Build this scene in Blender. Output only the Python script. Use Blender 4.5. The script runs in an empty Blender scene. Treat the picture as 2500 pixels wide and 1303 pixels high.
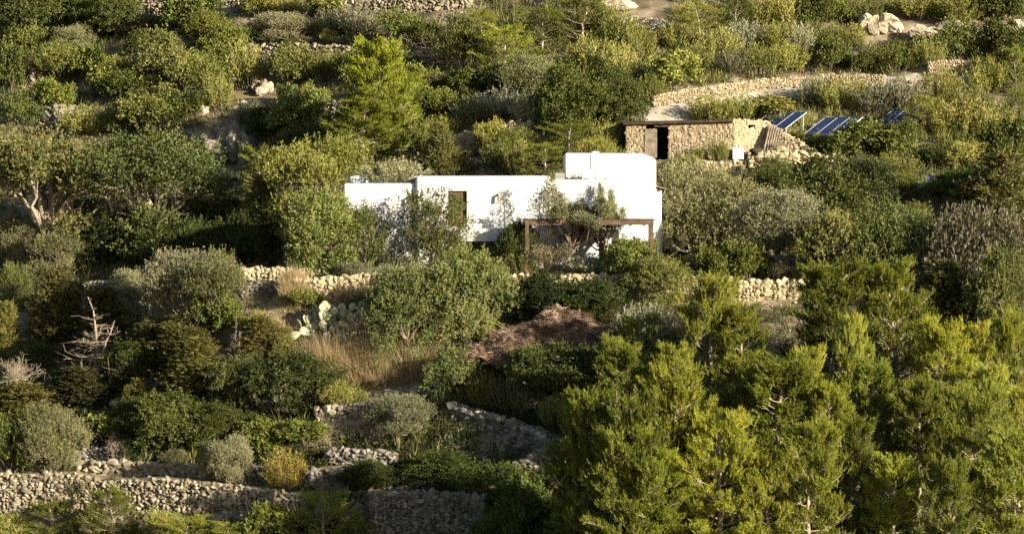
import bpy, bmesh, math, random
import numpy as np
from mathutils import Vector, Matrix

C = bpy.context.scene.collection
SC = bpy.context.scene
R = math.radians

# ------------------------------------------------------------------ camera
PW, PH, F = 2500.0, 1303.0, 8000.0          # photograph in pixels, focal length in pixels
CAM = np.array([0.0, 0.0, 4.0])             # metres; the house terrace is z = 0 and about 198 m away
PITCH = -math.atan(0.02)
cd = bpy.data.cameras.new('camera')
cd.sensor_width = 36.0
cd.lens = 36.0 * F / PW
cd.clip_start, cd.clip_end = 1.0, 3000.0
cam = bpy.data.objects.new('camera', cd)
cam.location = CAM
cam.rotation_euler = (math.pi / 2 + PITCH, 0, 0)
C.objects.link(cam)
SC.camera = cam

# ------------------------------------------------------------------ light
SUN_EL, SUN_AZ = R(14.8), R(129)              # azimuth measured from +Y towards +X
w = bpy.data.worlds.new('World')
SC.world = w
w.use_nodes = True
nt = w.node_tree
sky = nt.nodes.new('ShaderNodeTexSky')
sky.sky_type = 'NISHITA'
sky.sun_disc = False
sky.sun_elevation = SUN_EL
sky.sun_rotation = SUN_AZ
nt.links.new(sky.outputs[0], nt.nodes['Background'].inputs[0])
nt.nodes['Background'].inputs[1].default_value = 0.05
S = Vector((math.cos(SUN_EL) * math.sin(SUN_AZ), math.cos(SUN_EL) * math.cos(SUN_AZ), math.sin(SUN_EL)))
sl = bpy.data.lights.new('sun', 'SUN')
sl.energy = 5.0
sl.angle = R(0.5)
sl.color = (1.0, 0.885, 0.69)
so = bpy.data.objects.new('sun', sl)
so.rotation_euler = S.to_track_quat('Z', 'Y').to_euler()
so.location = (60, -60, 80)
C.objects.link(so)
SC.view_settings.view_transform = 'Standard'
SC.view_settings.look = 'None'
SC.view_settings.exposure = 1.4
SC.view_settings.gamma = 1.0
SC.render.engine = 'CYCLES'
SC.cycles.max_bounces = 5
SC.cycles.diffuse_bounces = 2
SC.cycles.glossy_bounces = 2
SC.cycles.transmission_bounces = 3
SC.cycles.transparent_max_bounces = 4
SC.cycles.use_denoising = False

HAZE = 0

# ------------------------------------------------------------------ pixel rays -> metres
FW = np.array([0, math.cos(PITCH), math.sin(PITCH)])
UP = np.array([0, -math.sin(PITCH), math.cos(PITCH)])


def ray(px, py):
    return FW + UP * ((PH / 2 - py) / F) + np.array([(px - PW / 2) / F, 0, 0])


def P(px, py, Y):
    d = ray(px, py)
    return CAM + d * ((Y - CAM[1]) / d[1])


def noise2(x, y, seed=0):
    """cheap smooth noise from sines, about -1..1"""
    r = np.random.default_rng(seed)
    v = 0
    for k in range(6):
        a, ph, f = r.uniform(0, 6.28), r.uniform(0, 6.28), 2 ** (k * .55)
        v = v + np.sin((x * math.cos(a) + y * math.sin(a)) * f + ph + 1.3 * np.sin((x * math.sin(a) - y * math.cos(a)) * f * .7 + ph)) / f ** .7
    return v / 3.0


# ------------------------------------------------------------------ meshes
class MB:
    """collects vertices, faces (all of one size per batch), a tint per vertex, a material index"""
    def __init__(s):
        s.V, s.F, s.T, s.M, s.S, s.n = [], [], [], [], [], 0

    def add(s, V, Fc, tint=0.5, mat=0, smooth=False):
        V = np.asarray(V, dtype=np.float32).reshape(-1, 3)
        Fc = np.asarray(Fc, dtype=np.int32)
        if len(V) == 0: return
        s.V.append(V)
        s.F.append(Fc + s.n)
        s.T.append(np.broadcast_to(np.asarray(tint, dtype=np.float32), (len(V),)))
        s.M.append(np.full(len(Fc), mat, np.int32))
        s.S.append(np.full(len(Fc), smooth, bool))
        s.n += len(V)

    def mesh(s, name, mats):
        me = bpy.data.meshes.new(name)
        V = np.concatenate(s.V)
        loops = np.concatenate([f.ravel() for f in s.F])
        tot = np.concatenate([np.full(len(f), f.shape[1], np.int32) for f in s.F])
        start = np.concatenate([[0], np.cumsum(tot)[:-1]]).astype(np.int32)
        me.vertices.add(len(V)); me.vertices.foreach_set('co', V.ravel())
        me.loops.add(len(loops)); me.loops.foreach_set('vertex_index', loops)
        me.polygons.add(len(tot)); me.polygons.foreach_set('loop_start', start)
        me.polygons.foreach_set('loop_total', tot)
        me.polygons.foreach_set('material_index', np.concatenate(s.M))
        me.polygons.foreach_set('use_smooth', np.concatenate(s.S))
        a = me.attributes.new('tint', 'FLOAT', 'POINT')
        a.data.foreach_set('value', np.concatenate(s.T).astype(np.float32))
        for m in (mats if isinstance(mats, (list, tuple)) else [mats]): me.materials.append(m)
        me.update(calc_edges=True)
        return me

    def build(s, name, mats, parent=None):
        return link(name, s.mesh(name, mats), parent)


def link(name, me, parent=None):
    o = bpy.data.objects.new(name, me)
    C.objects.link(o)
    if parent is not None: o.parent = parent
    return o


def tag(o, label=None, cat=None, group=None, kind=None):
    if label: o['label'] = label
    if cat: o['category'] = cat
    if group: o['group'] = group
    if kind: o['kind'] = kind
    return o


def empty(name, loc, label, cat, group=None, rz=0):
    o = bpy.data.objects.new(name, None)
    o.location = loc
    o.rotation_euler = (0, 0, rz)
    o.empty_display_size = .3
    C.objects.link(o)
    return tag(o, label, cat, group)


def unit(v):
    return v / np.maximum(np.linalg.norm(v, axis=-1, keepdims=True), 1e-9)


def box(mb, x0, x1, y0, y1, z0, z1, mat=0, tint=.5):
    V = [(x, y, z) for z in (z0, z1) for x, y in ((x0, y0), (x1, y0), (x1, y1), (x0, y1))]
    mb.add(V, [(3, 2, 1, 0), (4, 5, 6, 7), (0, 1, 5, 4), (1, 2, 6, 5), (2, 3, 7, 6), (3, 0, 4, 7)], tint, mat)


def bar(mb, a, b, w, h, mat=0, tint=.5):
    """square bar from a to b, w across and h high"""
    a, b = np.array(a, float), np.array(b, float)
    d = unit(b - a)
    up = np.array([0, 0, 1.0]) if abs(d[2]) < .95 else np.array([0, 1.0, 0])
    r = unit(np.cross(d, up)); u = np.cross(r, d)
    V = [p + r * sx * w / 2 + u * sz * h / 2 for p in (a, b) for sx, sz in ((-1, -1), (1, -1), (1, 1), (-1, 1))]
    mb.add(V, [(3, 2, 1, 0), (4, 5, 6, 7), (0, 1, 5, 4), (1, 2, 6, 5), (2, 3, 7, 6), (3, 0, 4, 7)][:6], tint, mat)


def tube(mb, pts, r0, r1, n=5, mat=0, tint=.5):
    pts = np.asarray(pts, float)
    k = len(pts)
    d = unit(np.gradient(pts, axis=0))
    ref = np.array([.31, .87, .38])
    a = unit(np.cross(d, ref)); b = np.cross(d, a)
    rad = np.linspace(r0, r1, k)[:, None, None]
    th = np.linspace(0, 2 * math.pi, n, endpoint=False)
    V = pts[:, None, :] + rad * (np.cos(th)[None, :, None] * a[:, None, :] + np.sin(th)[None, :, None] * b[:, None, :])
    Fc = [(i * n + j, i * n + (j + 1) % n, (i + 1) * n + (j + 1) % n, (i + 1) * n + j) for i in range(k - 1) for j in range(n)]
    mb.add(V.reshape(-1, 3), Fc, tint, mat, True)


def bend(a, b, rs, k=6, amt=.12, sag=0.0):
    a, b = np.array(a, float), np.array(b, float)
    t = np.linspace(0, 1, k)[:, None]
    L = np.linalg.norm(b - a)
    off = rs.normal(0, amt * L, 3) * np.sin(t * math.pi) + rs.normal(0, amt * .35 * L, (k, 3)) * np.sin(t * math.pi)
    off[:, 2] += sag * L * np.sin(t[:, 0] * math.pi)
    return a + (b - a) * t + off


def kites(mb, pos, axis, length, width, tint, rs, mat=0):
    """leaf-sized kites"""
    n = len(pos)
    if n == 0: return
    axis = unit(axis)
    side = unit(np.cross(axis, rs.normal(size=(n, 3))))
    L = (length * rs.uniform(.7, 1.3, n))[:, None]
    Wd = (width * rs.uniform(.7, 1.3, n))[:, None]
    V = np.stack([pos, pos + axis * L * .45 + side * Wd * .5, pos + axis * L, pos + axis * L * .45 - side * Wd * .5], 1)
    mb.add(V.reshape(-1, 3), np.arange(4 * n).reshape(n, 4), np.repeat(tint, 4), mat)


def blades(mb, pos, axis, length, width, tint, rs, mat=0):
    """thin needle / grass triangles"""
    n = len(pos)
    if n == 0: return
    axis = unit(axis)
    side = unit(np.cross(axis, rs.normal(size=(n, 3))))
    L = (length * rs.uniform(.7, 1.3, n))[:, None]
    Wd = width * .5
    V = np.stack([pos + side * Wd, pos + axis * L, pos - side * Wd], 1)
    mb.add(V.reshape(-1, 3), np.arange(3 * n).reshape(n, 3), np.repeat(tint, 3), mat)


# ------------------------------------------------------------------ materials
def mat(name):
    m = bpy.data.materials.new(name)
    m.use_nodes = True
    n = m.node_tree.nodes
    n.clear()
    out = n.new('ShaderNodeOutputMaterial')
    return m, n, m.node_tree.links, out


def ramp(n, stops):
    r = n.new('ShaderNodeValToRGB')
    e = r.color_ramp.elements
    while len(e) < len(stops): e.new(.5)
    for el, (p, c) in zip(e, stops):
        el.position = p
        el.color = (*c, 1)
    return r


def leaf_mat(name, stops, trans=.3, vary=.45, gloss=.04, shift=.36):
    """stops: colours of the leaves over the tint attribute; every plant gets its own brightness"""
    m, n, l, out = mat(name)
    at = n.new('ShaderNodeAttribute'); at.attribute_name = 'tint'
    oi = n.new('ShaderNodeObjectInfo')
    ad = n.new('ShaderNodeMath'); ad.operation = 'MULTIPLY_ADD'
    l.new(oi.outputs['Random'], ad.inputs[0]); ad.inputs[1].default_value = shift; ad.inputs[2].default_value = -shift / 2
    a2 = n.new('ShaderNodeMath'); a2.operation = 'ADD'; a2.use_clamp = True
    l.new(at.outputs['Fac'], a2.inputs[0]); l.new(ad.outputs[0], a2.inputs[1])
    rp = ramp(n, [(i / (len(stops) - 1), c) for i, c in enumerate(stops)])
    l.new(a2.outputs[0], rp.inputs[0])
    v = n.new('ShaderNodeMath'); v.operation = 'MULTIPLY_ADD'
    l.new(oi.outputs['Random'], v.inputs[0]); v.inputs[1].default_value = vary; v.inputs[2].default_value = 1 - vary / 2
    h = n.new('ShaderNodeHueSaturation')
    l.new(rp.outputs[0], h.inputs['Color']); l.new(v.outputs[0], h.inputs['Value'])
    d = n.new('ShaderNodeBsdfDiffuse'); t = n.new('ShaderNodeBsdfTranslucent')
    oc = n.new('ShaderNodeMix'); oc.data_type = 'RGBA'; oc.blend_type = 'MULTIPLY'; oc.inputs[0].default_value = 1
    l.new(h.outputs[0], oc.inputs[6]); l.new(oi.outputs['Color'], oc.inputs[7])     # each plant has its own tone of leaf
    l.new(oc.outputs[2], d.inputs[0]); l.new(oc.outputs[2], t.inputs[0])
    mx = n.new('ShaderNodeMixShader'); mx.inputs[0].default_value = trans
    l.new(d.outputs[0], mx.inputs[1]); l.new(t.outputs[0], mx.inputs[2])
    g = n.new('ShaderNodeBsdfGlossy'); g.inputs['Roughness'].default_value = .6
    mg = n.new('ShaderNodeMixShader'); mg.inputs[0].default_value = gloss
    l.new(mx.outputs[0], mg.inputs[1]); l.new(g.outputs[0], mg.inputs[2])
    l.new(mg.outputs[0], out.inputs[0])
    return m


def rough_mat(name, stops, scale=3.0, rough=.9, bump=.3, island=0.0, detail=6, tint=0.0, spec=.2):
    """noise-mottled surface; island > 0 adds a tone per loose stone"""
    m, n, l, out = mat(name)
    tc = n.new('ShaderNodeTexCoord')
    nz = n.new('ShaderNodeTexNoise'); nz.inputs['Scale'].default_value = scale; nz.inputs['Detail'].default_value = detail
    l.new(tc.outputs['Object'], nz.inputs['Vector'])
    fac = nz.outputs['Fac']
    mr = n.new('ShaderNodeMapRange'); mr.inputs[1].default_value = .3; mr.inputs[2].default_value = .7
    l.new(fac, mr.inputs[0]); fac = mr.outputs[0]
    if island or tint:
        if tint:
            g = n.new('ShaderNodeAttribute'); g.attribute_name = 'tint'; src = g.outputs['Fac']; k = tint
        else:
            g = n.new('ShaderNodeNewGeometry'); src = g.outputs['Random Per Island']; k = island
        mm = n.new('ShaderNodeMix'); mm.inputs['Factor'].default_value = k
        l.new(fac, mm.inputs[2]); l.new(src, mm.inputs[3]); fac = mm.outputs[0]
    rp = ramp(n, [(i / (len(stops) - 1), c) for i, c in enumerate(stops)])
    l.new(fac, rp.inputs[0])
    b = n.new('ShaderNodeBsdfPrincipled'); b.inputs['Roughness'].default_value = rough
    b.inputs['Specular IOR Level'].default_value = spec
    l.new(rp.outputs[0], b.inputs['Base Color'])
    if bump:
        n2 = n.new('ShaderNodeTexNoise'); n2.inputs['Scale'].default_value = scale * 4; n2.inputs['Detail'].default_value = 8
        l.new(tc.outputs['Object'], n2.inputs['Vector'])
        bp = n.new('ShaderNodeBump'); bp.inputs['Strength'].default_value = bump; bp.inputs['Distance'].default_value = .05
        l.new(n2.outputs['Fac'], bp.inputs['Height']); l.new(bp.outputs[0], b.inputs['Normal'])
    l.new(b.outputs[0], out.inputs[0])
    return m


M = {}
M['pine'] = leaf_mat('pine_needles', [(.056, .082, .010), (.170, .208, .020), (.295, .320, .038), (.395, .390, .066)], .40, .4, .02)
M['carob'] = leaf_mat('carob_leaves', [(.046, .066, .016), (.105, .138, .034), (.185, .210, .064), (.220, .190, .075)], .25, .4, .02)
M['olive'] = leaf_mat('olive_leaves', [(.085, .096, .042), (.160, .168, .082), (.235, .235, .130), (.285, .278, .170)], .25, .4, .02)
M['juniper'] = leaf_mat('juniper_sprays', [(.056, .064, .016), (.115, .118, .026), (.185, .172, .042), (.230, .185, .058)], .28)
M['mastic'] = leaf_mat('mastic_leaves', [(.038, .056, .012), (.082, .106, .020), (.138, .160, .030), (.195, .212, .050)], .28, .45, .02)
M['heath'] = leaf_mat('heath_sprigs', [(.084, .105, .024), (.195, .214, .045), (.295, .292, .076), (.350, .305, .120)], .35, .45, .02)
M['yellow'] = leaf_mat('broom_sprigs', [(.080, .066, .012), (.160, .140, .018), (.230, .190, .024), (.240, .160, .030)], .3)
M['under'] = leaf_mat('undergrowth_leaves', [(.014, .022, .006), (.030, .042, .011), (.056, .068, .016), (.095, .095, .028)], .25, 0, .02, 0)  # dark undergrowth, its tone deepened to stand in for shade
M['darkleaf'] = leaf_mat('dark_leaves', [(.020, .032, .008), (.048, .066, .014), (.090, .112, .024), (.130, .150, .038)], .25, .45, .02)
M['oak'] = leaf_mat('scrub_oak_leaves', [(.042, .058, .015), (.088, .114, .028), (.145, .168, .045), (.190, .185, .062)], .28, .45, .02)
M['sage'] = leaf_mat('sage_leaves', [(.100, .118, .058), (.185, .198, .105), (.260, .262, .155), (.310, .295, .195)], .3)
M['drybrown'] = leaf_mat('withered_leaves', [(.070, .060, .030), (.132, .118, .058), (.185, .165, .088), (.140, .160, .068)], .2)
M['straw'] = leaf_mat('straw_blades', [(.250, .180, .085), (.420, .320, .165), (.530, .425, .245), (.590, .500, .320)], .5, 0, .02, 0)
M['wood'] = rough_mat('bark', [(.075, .058, .040), (.170, .135, .095), (.270, .225, .165)], 4, .95, .4)
M['palewood'] = rough_mat('bleached_wood', [(.200, .160, .110), (.330, .275, .200), (.440, .380, .300)], 4, .95, .3)
M['soil'] = rough_mat('dry_soil', [(.080, .064, .038), (.150, .120, .072), (.260, .212, .135), (.36, .30, .21)], .55, .95, .8, detail=12)
M['gravel'] = rough_mat('pale_gravel', [(.26, .235, .19), (.36, .325, .265), (.46, .42, .35)], 1.4, .95, .6, detail=12)
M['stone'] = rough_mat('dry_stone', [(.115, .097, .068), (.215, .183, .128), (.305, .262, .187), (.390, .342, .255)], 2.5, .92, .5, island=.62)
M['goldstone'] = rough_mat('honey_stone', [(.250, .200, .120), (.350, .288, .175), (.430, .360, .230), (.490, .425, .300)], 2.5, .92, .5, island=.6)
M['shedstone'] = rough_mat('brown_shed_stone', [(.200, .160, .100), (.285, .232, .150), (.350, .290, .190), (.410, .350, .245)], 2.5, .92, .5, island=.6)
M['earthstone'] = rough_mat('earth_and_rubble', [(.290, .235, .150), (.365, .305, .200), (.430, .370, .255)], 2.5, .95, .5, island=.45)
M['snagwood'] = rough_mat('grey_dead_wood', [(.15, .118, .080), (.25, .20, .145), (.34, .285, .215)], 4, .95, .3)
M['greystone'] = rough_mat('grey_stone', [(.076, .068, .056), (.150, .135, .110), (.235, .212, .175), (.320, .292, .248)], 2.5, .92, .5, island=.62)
M['joint'] = rough_mat('earth_between_stones', [(.060, .047, .030), (.110, .086, .055)], 3, 1, .4)
M['mortar'] = rough_mat('lime_mortar', [(.240, .190, .115), (.360, .290, .180)], 3, 1, .5)
def limewash():
    """white walls with faint rain streaks and patches of an older coat"""
    m, n, l, out = mat('white_limewash')
    tc = n.new('ShaderNodeTexCoord'); mp = n.new('ShaderNodeMapping'); mp.inputs['Scale'].default_value = (2.2, 2.2, .22)
    l.new(tc.outputs['Object'], mp.inputs['Vector'])
    a = n.new('ShaderNodeTexNoise'); a.inputs['Scale'].default_value = 1.6; a.inputs['Detail'].default_value = 7; l.new(mp.outputs[0], a.inputs['Vector'])
    b = n.new('ShaderNodeTexNoise'); b.inputs['Scale'].default_value = .55; b.inputs['Detail'].default_value = 8; l.new(tc.outputs['Object'], b.inputs['Vector'])
    ra = ramp(n, [(.30, (.80, .78, .73)), (.52, (1, 1, 1))]); l.new(a.outputs['Fac'], ra.inputs[0])
    rb = ramp(n, [(.35, (.50, .503, .50)), (.55, (.56, .565, .56)), (.7, (.60, .605, .60))]); l.new(b.outputs['Fac'], rb.inputs[0])
    mx = n.new('ShaderNodeMix'); mx.data_type = 'RGBA'; mx.blend_type = 'MULTIPLY'; mx.inputs[0].default_value = 1
    l.new(rb.outputs[0], mx.inputs[6]); l.new(ra.outputs[0], mx.inputs[7])
    s = n.new('ShaderNodeBsdfPrincipled'); s.inputs['Roughness'].default_value = .9; s.inputs['Specular IOR Level'].default_value = .1
    l.new(mx.outputs[2], s.inputs['Base Color'])
    bp = n.new('ShaderNodeBump'); bp.inputs['Strength'].default_value = .5; bp.inputs['Distance'].default_value = .08
    l.new(b.outputs['Fac'], bp.inputs['Height']); l.new(bp.outputs[0], s.inputs['Normal'])
    l.new(s.outputs[0], out.inputs[0])
    return m


M['plaster'] = limewash()
M['oldplaster'] = rough_mat('white_limewash', [(.50, .505, .50), (.56, .565, .56), (.59, .595, .59)], .9, .85, .25, detail=8)
M['brownwood'] = rough_mat('brown_planks', [(.058, .036, .023), (.098, .063, .041), (.140, .095, .064)], 3, .8, .3)
M['greywood'] = rough_mat('weathered_planks', [(.110, .088, .066), (.190, .155, .118), (.260, .220, .175)], 3, .9, .3)
M['darkwood'] = rough_mat('dark_poles', [(.028, .020, .015), (.055, .040, .028), (.090, .066, .045)], 4, .9, .4)
M['black'] = rough_mat('dark_interior', [(.008, .008, .008), (.014, .013, .012)], 1, .9, 0)
M['greymetal'] = rough_mat('grey_metal', [(.30, .30, .30), (.40, .40, .40)], 4, .5, .05, spec=.5)
M['whitepaint'] = rough_mat('white_paint', [(.72, .72, .70), (.80, .80, .78)], 3, .5, .05, spec=.4)
M['ochre'] = rough_mat('clay_pipe', [(.30, .20, .10), (.42, .30, .17)], 5, .9, .2)
M['ironblack'] = rough_mat('black_iron', [(.015, .015, .016), (.03, .03, .032)], 6, .5, .05, spec=.5)
M['cushion'] = rough_mat('blue_grey_cloth', [(.30, .34, .42), (.40, .44, .52)], 6, .95, .1)
M['tarp'] = rough_mat('blue_tarpaulin', [(.012, .035, .20), (.022, .06, .30)], 3, .5, .2, spec=.5)
M['cactus'] = rough_mat('cactus_skin', [(.20, .208, .125), (.30, .30, .195), (.38, .37, .265)], 3, .7, .15, tint=.5)
M['frond'] = leaf_mat('dead_palm_fronds', [(.100, .062, .042), (.220, .148, .104), (.340, .248, .178), (.460, .365, .275)], .15, 0, .02, 0)


def panel_mat():
    m, n, l, out = mat('solar_cells')
    tc = n.new('ShaderNodeTexCoord')
    br = n.new('ShaderNodeTexBrick')
    br.offset = 0
    br.inputs['Color1'].default_value = (.010, .028, .125, 1)
    br.inputs['Color2'].default_value = (.013, .036, .150, 1)
    br.inputs['Mortar'].default_value = (.05, .09, .22, 1)
    br.inputs['Scale'].default_value = 1
    br.inputs['Mortar Size'].default_value = .006
    br.inputs['Brick Width'].default_value = .16
    br.inputs['Row Height'].default_value = .16
    l.new(tc.outputs['Object'], br.inputs['Vector'])
    b = n.new('ShaderNodeBsdfPrincipled'); b.inputs['Roughness'].default_value = .25
    b.inputs['Specular IOR Level'].default_value = .5
    l.new(br.outputs[0], b.inputs['Base Color'])
    l.new(b.outputs[0], out.inputs[0])
    return m


M['panel'] = panel_mat()

# ------------------------------------------------------------------ terrain
PROF = [(2200, 120), (1600, 150), (1303, 166), (1170, 171), (1000, 179), (850, 185), (740, 190), (690, 193.6), (655, 196.5),
        (640, 203), (540, 209), (430, 213), (300, 221), (200, 228), (100, 234), (0, 241), (-150, 252), (-500, 280), (-1000, 330)]
py_ = [P(1250, r, Y)[2] for r, Y in PROF]
PY = np.array([-60, 20, 80] + [p[1] for p in PROF] + [460], float)
PZ = np.array([-31, -31, -30] + py_ + [64], float)


def base_z(x, y):
    x = np.asarray(x, float); y = np.asarray(y, float)
    k = np.clip((np.abs(y - 199.5) - 4) / 10, 0, 1)          # calm round the house terrace
    g = noise2(x / 9.0, y / 9.0, 3) * .55 * k + noise2(x / 2.6, y / 2.6, 5) * .16 * k
    xt = np.minimum(x - 4, 0)
    tilt = .23 * np.where(xt > -50, xt, -50 + (xt + 50) * .2) * np.clip((y - 120) / 30, 0, 1)
    gully = -3.2 * np.exp(-((x + 3) / 7) ** 2 - ((y - 172.5) / 6) ** 2) - 1.6 * np.exp(-((x + 16) / 5) ** 2 - ((y - 205) / 6) ** 2)
    return np.interp(y, PY, PZ) + g + gully + tilt


def base_hit(px, py):
    d = ray(px, py)
    Y = np.arange(130, 330, .1)
    p = CAM[None] + d[None] * (Y / d[1])[:, None]
    i = int(np.argmax(p[:, 2] < base_z(p[:, 0], p[:, 1])))
    return p[i]


CTRL = []      # terrain control points (x, y, z)
WPX = []       # the same in photograph pixels, where low scrub stays off
WALLS = []     # filled below, built after the terrain is solved


def wall(label, pts, Y=None, m='stone', size=.30, thick=.7, cap=True, back=True, name='stone_wall', extra=None, group=None):
    """pts: (px, top row, foot row). The wall retains the ground behind it."""
    out = []
    for i, (px, t, b) in enumerate(pts):
        y = (Y[i] if isinstance(Y, (list, tuple)) else Y) if Y is not None else base_hit(px, b)[1]
        foot = P(px, b, y); top = P(px, t, y)
        out.append((foot, top[2]))
    WPX.append(np.array(pts, float))
    WALLS.append((label, out, m, size, thick, cap, name, group))
    # resample for control points
    pts3 = np.array([[f[0], f[1], f[2], t] for f, t in out])
    L = np.concatenate([[0], np.cumsum(np.linalg.norm(np.diff(pts3[:, :2], axis=0), axis=1))])
    for s in np.arange(0, L[-1] + .01, 1.0):
        q = [np.interp(s, L, pts3[:, k]) for k in range(4)]
        CTRL.append((q[0], q[1] - .35, q[2] - .05))
        if back:
            CTRL.append((q[0], q[1] + thick + .2, q[3] - .15))
            CTRL.append((q[0], q[1] + thick + 1.7, q[3] - .05))


# walls of the photograph, one entry each
wall('long rubble wall of large loose stones, lowest on the left', [(-60, 1160, 1285), (60, 1160, 1280), (180, 1158, 1278), (255, 1178, 1275), (400, 1172, 1268), (560, 1186, 1258), (660, 1200, 1250), (800, 1216, 1245)], m='stone', size=.25, thick=.9)
wall('stone wall behind the lowest rubble wall, bare white sapling on it', [(185, 1127, 1185), (290, 1131, 1190), (400, 1134, 1185), (520, 1138, 1180)], m='stone', size=.34)
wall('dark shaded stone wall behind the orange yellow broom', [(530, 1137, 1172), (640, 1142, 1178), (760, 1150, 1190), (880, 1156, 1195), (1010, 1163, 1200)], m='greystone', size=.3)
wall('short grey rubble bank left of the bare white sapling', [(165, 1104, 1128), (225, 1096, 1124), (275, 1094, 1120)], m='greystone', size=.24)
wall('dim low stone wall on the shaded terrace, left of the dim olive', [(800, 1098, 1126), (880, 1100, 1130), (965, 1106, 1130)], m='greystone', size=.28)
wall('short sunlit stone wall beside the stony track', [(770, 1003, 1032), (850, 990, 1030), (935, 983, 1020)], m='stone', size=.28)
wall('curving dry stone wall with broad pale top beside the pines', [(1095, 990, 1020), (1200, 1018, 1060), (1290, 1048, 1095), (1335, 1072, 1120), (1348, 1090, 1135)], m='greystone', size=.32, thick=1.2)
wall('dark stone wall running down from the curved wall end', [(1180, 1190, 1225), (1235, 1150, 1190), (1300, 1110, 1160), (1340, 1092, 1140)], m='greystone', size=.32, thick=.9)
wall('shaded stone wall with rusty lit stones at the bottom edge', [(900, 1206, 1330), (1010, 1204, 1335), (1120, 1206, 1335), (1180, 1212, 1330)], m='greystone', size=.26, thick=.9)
wall('low grey stone wall left of the prickly pear', [(575, 762, 800), (660, 757, 802), (760, 756, 805), (880, 756, 800)], m='greystone', size=.28)
wall('shaded grey stone wall far left under the olive trees', [(200, 694, 735), (290, 686, 738), (400, 682, 735), (500, 676, 730)], m='greystone', size=.28)
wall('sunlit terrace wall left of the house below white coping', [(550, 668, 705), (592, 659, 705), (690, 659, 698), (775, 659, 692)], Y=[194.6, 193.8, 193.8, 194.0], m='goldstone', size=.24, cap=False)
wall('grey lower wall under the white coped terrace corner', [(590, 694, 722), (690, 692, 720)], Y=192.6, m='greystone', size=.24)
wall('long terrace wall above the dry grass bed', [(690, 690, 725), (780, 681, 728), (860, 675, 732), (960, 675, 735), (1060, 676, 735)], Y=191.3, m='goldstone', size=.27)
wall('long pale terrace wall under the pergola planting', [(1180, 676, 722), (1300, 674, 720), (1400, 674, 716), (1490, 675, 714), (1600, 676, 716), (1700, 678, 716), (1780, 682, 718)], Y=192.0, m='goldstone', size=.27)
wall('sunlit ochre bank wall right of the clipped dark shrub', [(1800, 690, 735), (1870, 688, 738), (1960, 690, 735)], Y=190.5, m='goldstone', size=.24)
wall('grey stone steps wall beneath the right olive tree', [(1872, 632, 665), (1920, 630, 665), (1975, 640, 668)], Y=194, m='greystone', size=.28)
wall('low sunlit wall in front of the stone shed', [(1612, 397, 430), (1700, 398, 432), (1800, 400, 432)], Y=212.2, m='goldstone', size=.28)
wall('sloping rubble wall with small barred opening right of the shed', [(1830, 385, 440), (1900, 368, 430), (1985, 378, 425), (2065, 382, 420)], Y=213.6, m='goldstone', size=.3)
wall('diagonal rubble wall descending past the blue sheets', [(2120, 408, 440), (2200, 436, 466), (2280, 464, 498), (2380, 512, 548)], Y=[211, 209, 206.5, 203], m='stone', size=.3)
wall('tumbled rubble wall on the slope above the house', [(1085, 352, 385), (1120, 335, 375), (1180, 315, 358), (1240, 304, 345), (1300, 301, 335)], m='goldstone', size=.34)
wall('pale stone wall at the top edge, above dark trees', [(330, 2, 40), (400, -2, 36), (480, -8, 26)], m='stone', size=.3)
wall('top edge stone wall left of the green bush', [(500, -12, 18), (600, -10, 16), (700, -4, 20)], m='stone', size=.28)
wall('broad pale stone wall along the top centre edge', [(815, 12, 44), (900, 4, 40), (1000, -2, 36), (1090, -6, 30), (1150, -8, 24)], m='stone', size=.32)
wall('sunlit terrace wall below the grey olive bush, upper left', [(600, 112, 138), (680, 112, 142), (760, 112, 142), (850, 116, 140)], m='stone', size=.28)
wall('earthy retaining bank above the gravel track', [(1595, 236, 266), (1660, 222, 256), (1760, 208, 244), (1860, 196, 226), (1960, 188, 214), (2060, 184, 212), (2160, 186, 212)], m='earthstone', size=.13)
wall('ochre cut bank at the track bend, upper right', [(2265, 152, 195), (2320, 148, 192), (2372, 150, 190)], m='earthstone', size=.13)
wall('scattered dark stone wall by the round dark shrub', [(60, 172, 205), (80, 170, 215)], m='greystone', size=.3)
wall('half hidden grey wall in the dark left scrub', [(90, 268, 300), (140, 260, 298), (185, 262, 290)], m='greystone', size=.26)
wall('shaded wall foot beneath the big grey boulders', [(478, 428, 450), (530, 426, 452), (590, 430, 448)], m='greystone', size=.3)
wall('broken pale wall between two dark trees, far upper left', [(0, 98, 120), (45, 100, 124), (110, 104, 130), (165, 112, 134)], m='goldstone', size=.3)
wall('grey rubble wall left of the tall pine', [(775, 255, 292), (810, 252, 290), (840, 256, 286)], m='greystone', size=.28)

# the level pads: house terrace, shed yard, track
for X in np.arange(-11, 10.6, 1.5):
    for Y in (195.5, 197, 199, 201, 203, 205):
        CTRL.append((X, Y, -.05))
for px in range(1540, 1880, 30):
    for Y in (213.9, 216, 218):
        CTRL.append((P(px, 390, Y)[0], Y, P(1700, 389, 215)[2]))
TRACK = [(1500, 300), (1560, 290), (1620, 281), (1680, 268), (1750, 250), (1830, 234), (1920, 222), (2020, 218), (2120, 216), (2220, 212), (2300, 212), (2360, 222), (2420, 240)]
for px, py in TRACK:
    q = base_hit(px, py)
    CTRL.append(tuple(q)); CTRL.append((q[0], q[1] + 1.2, q[2] + .35))

ct = np.array(CTRL)
SXY = np.array([.55, 1.0])                     # terraces run along x
KL = 2.6


def kern(a, b):
    d = np.sqrt(((a[:, None, 0] - b[None, :, 0]) * SXY[0]) ** 2 + ((a[:, None, 1] - b[None, :, 1]) * SXY[1]) ** 2)
    return np.exp(-d / KL)


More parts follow.
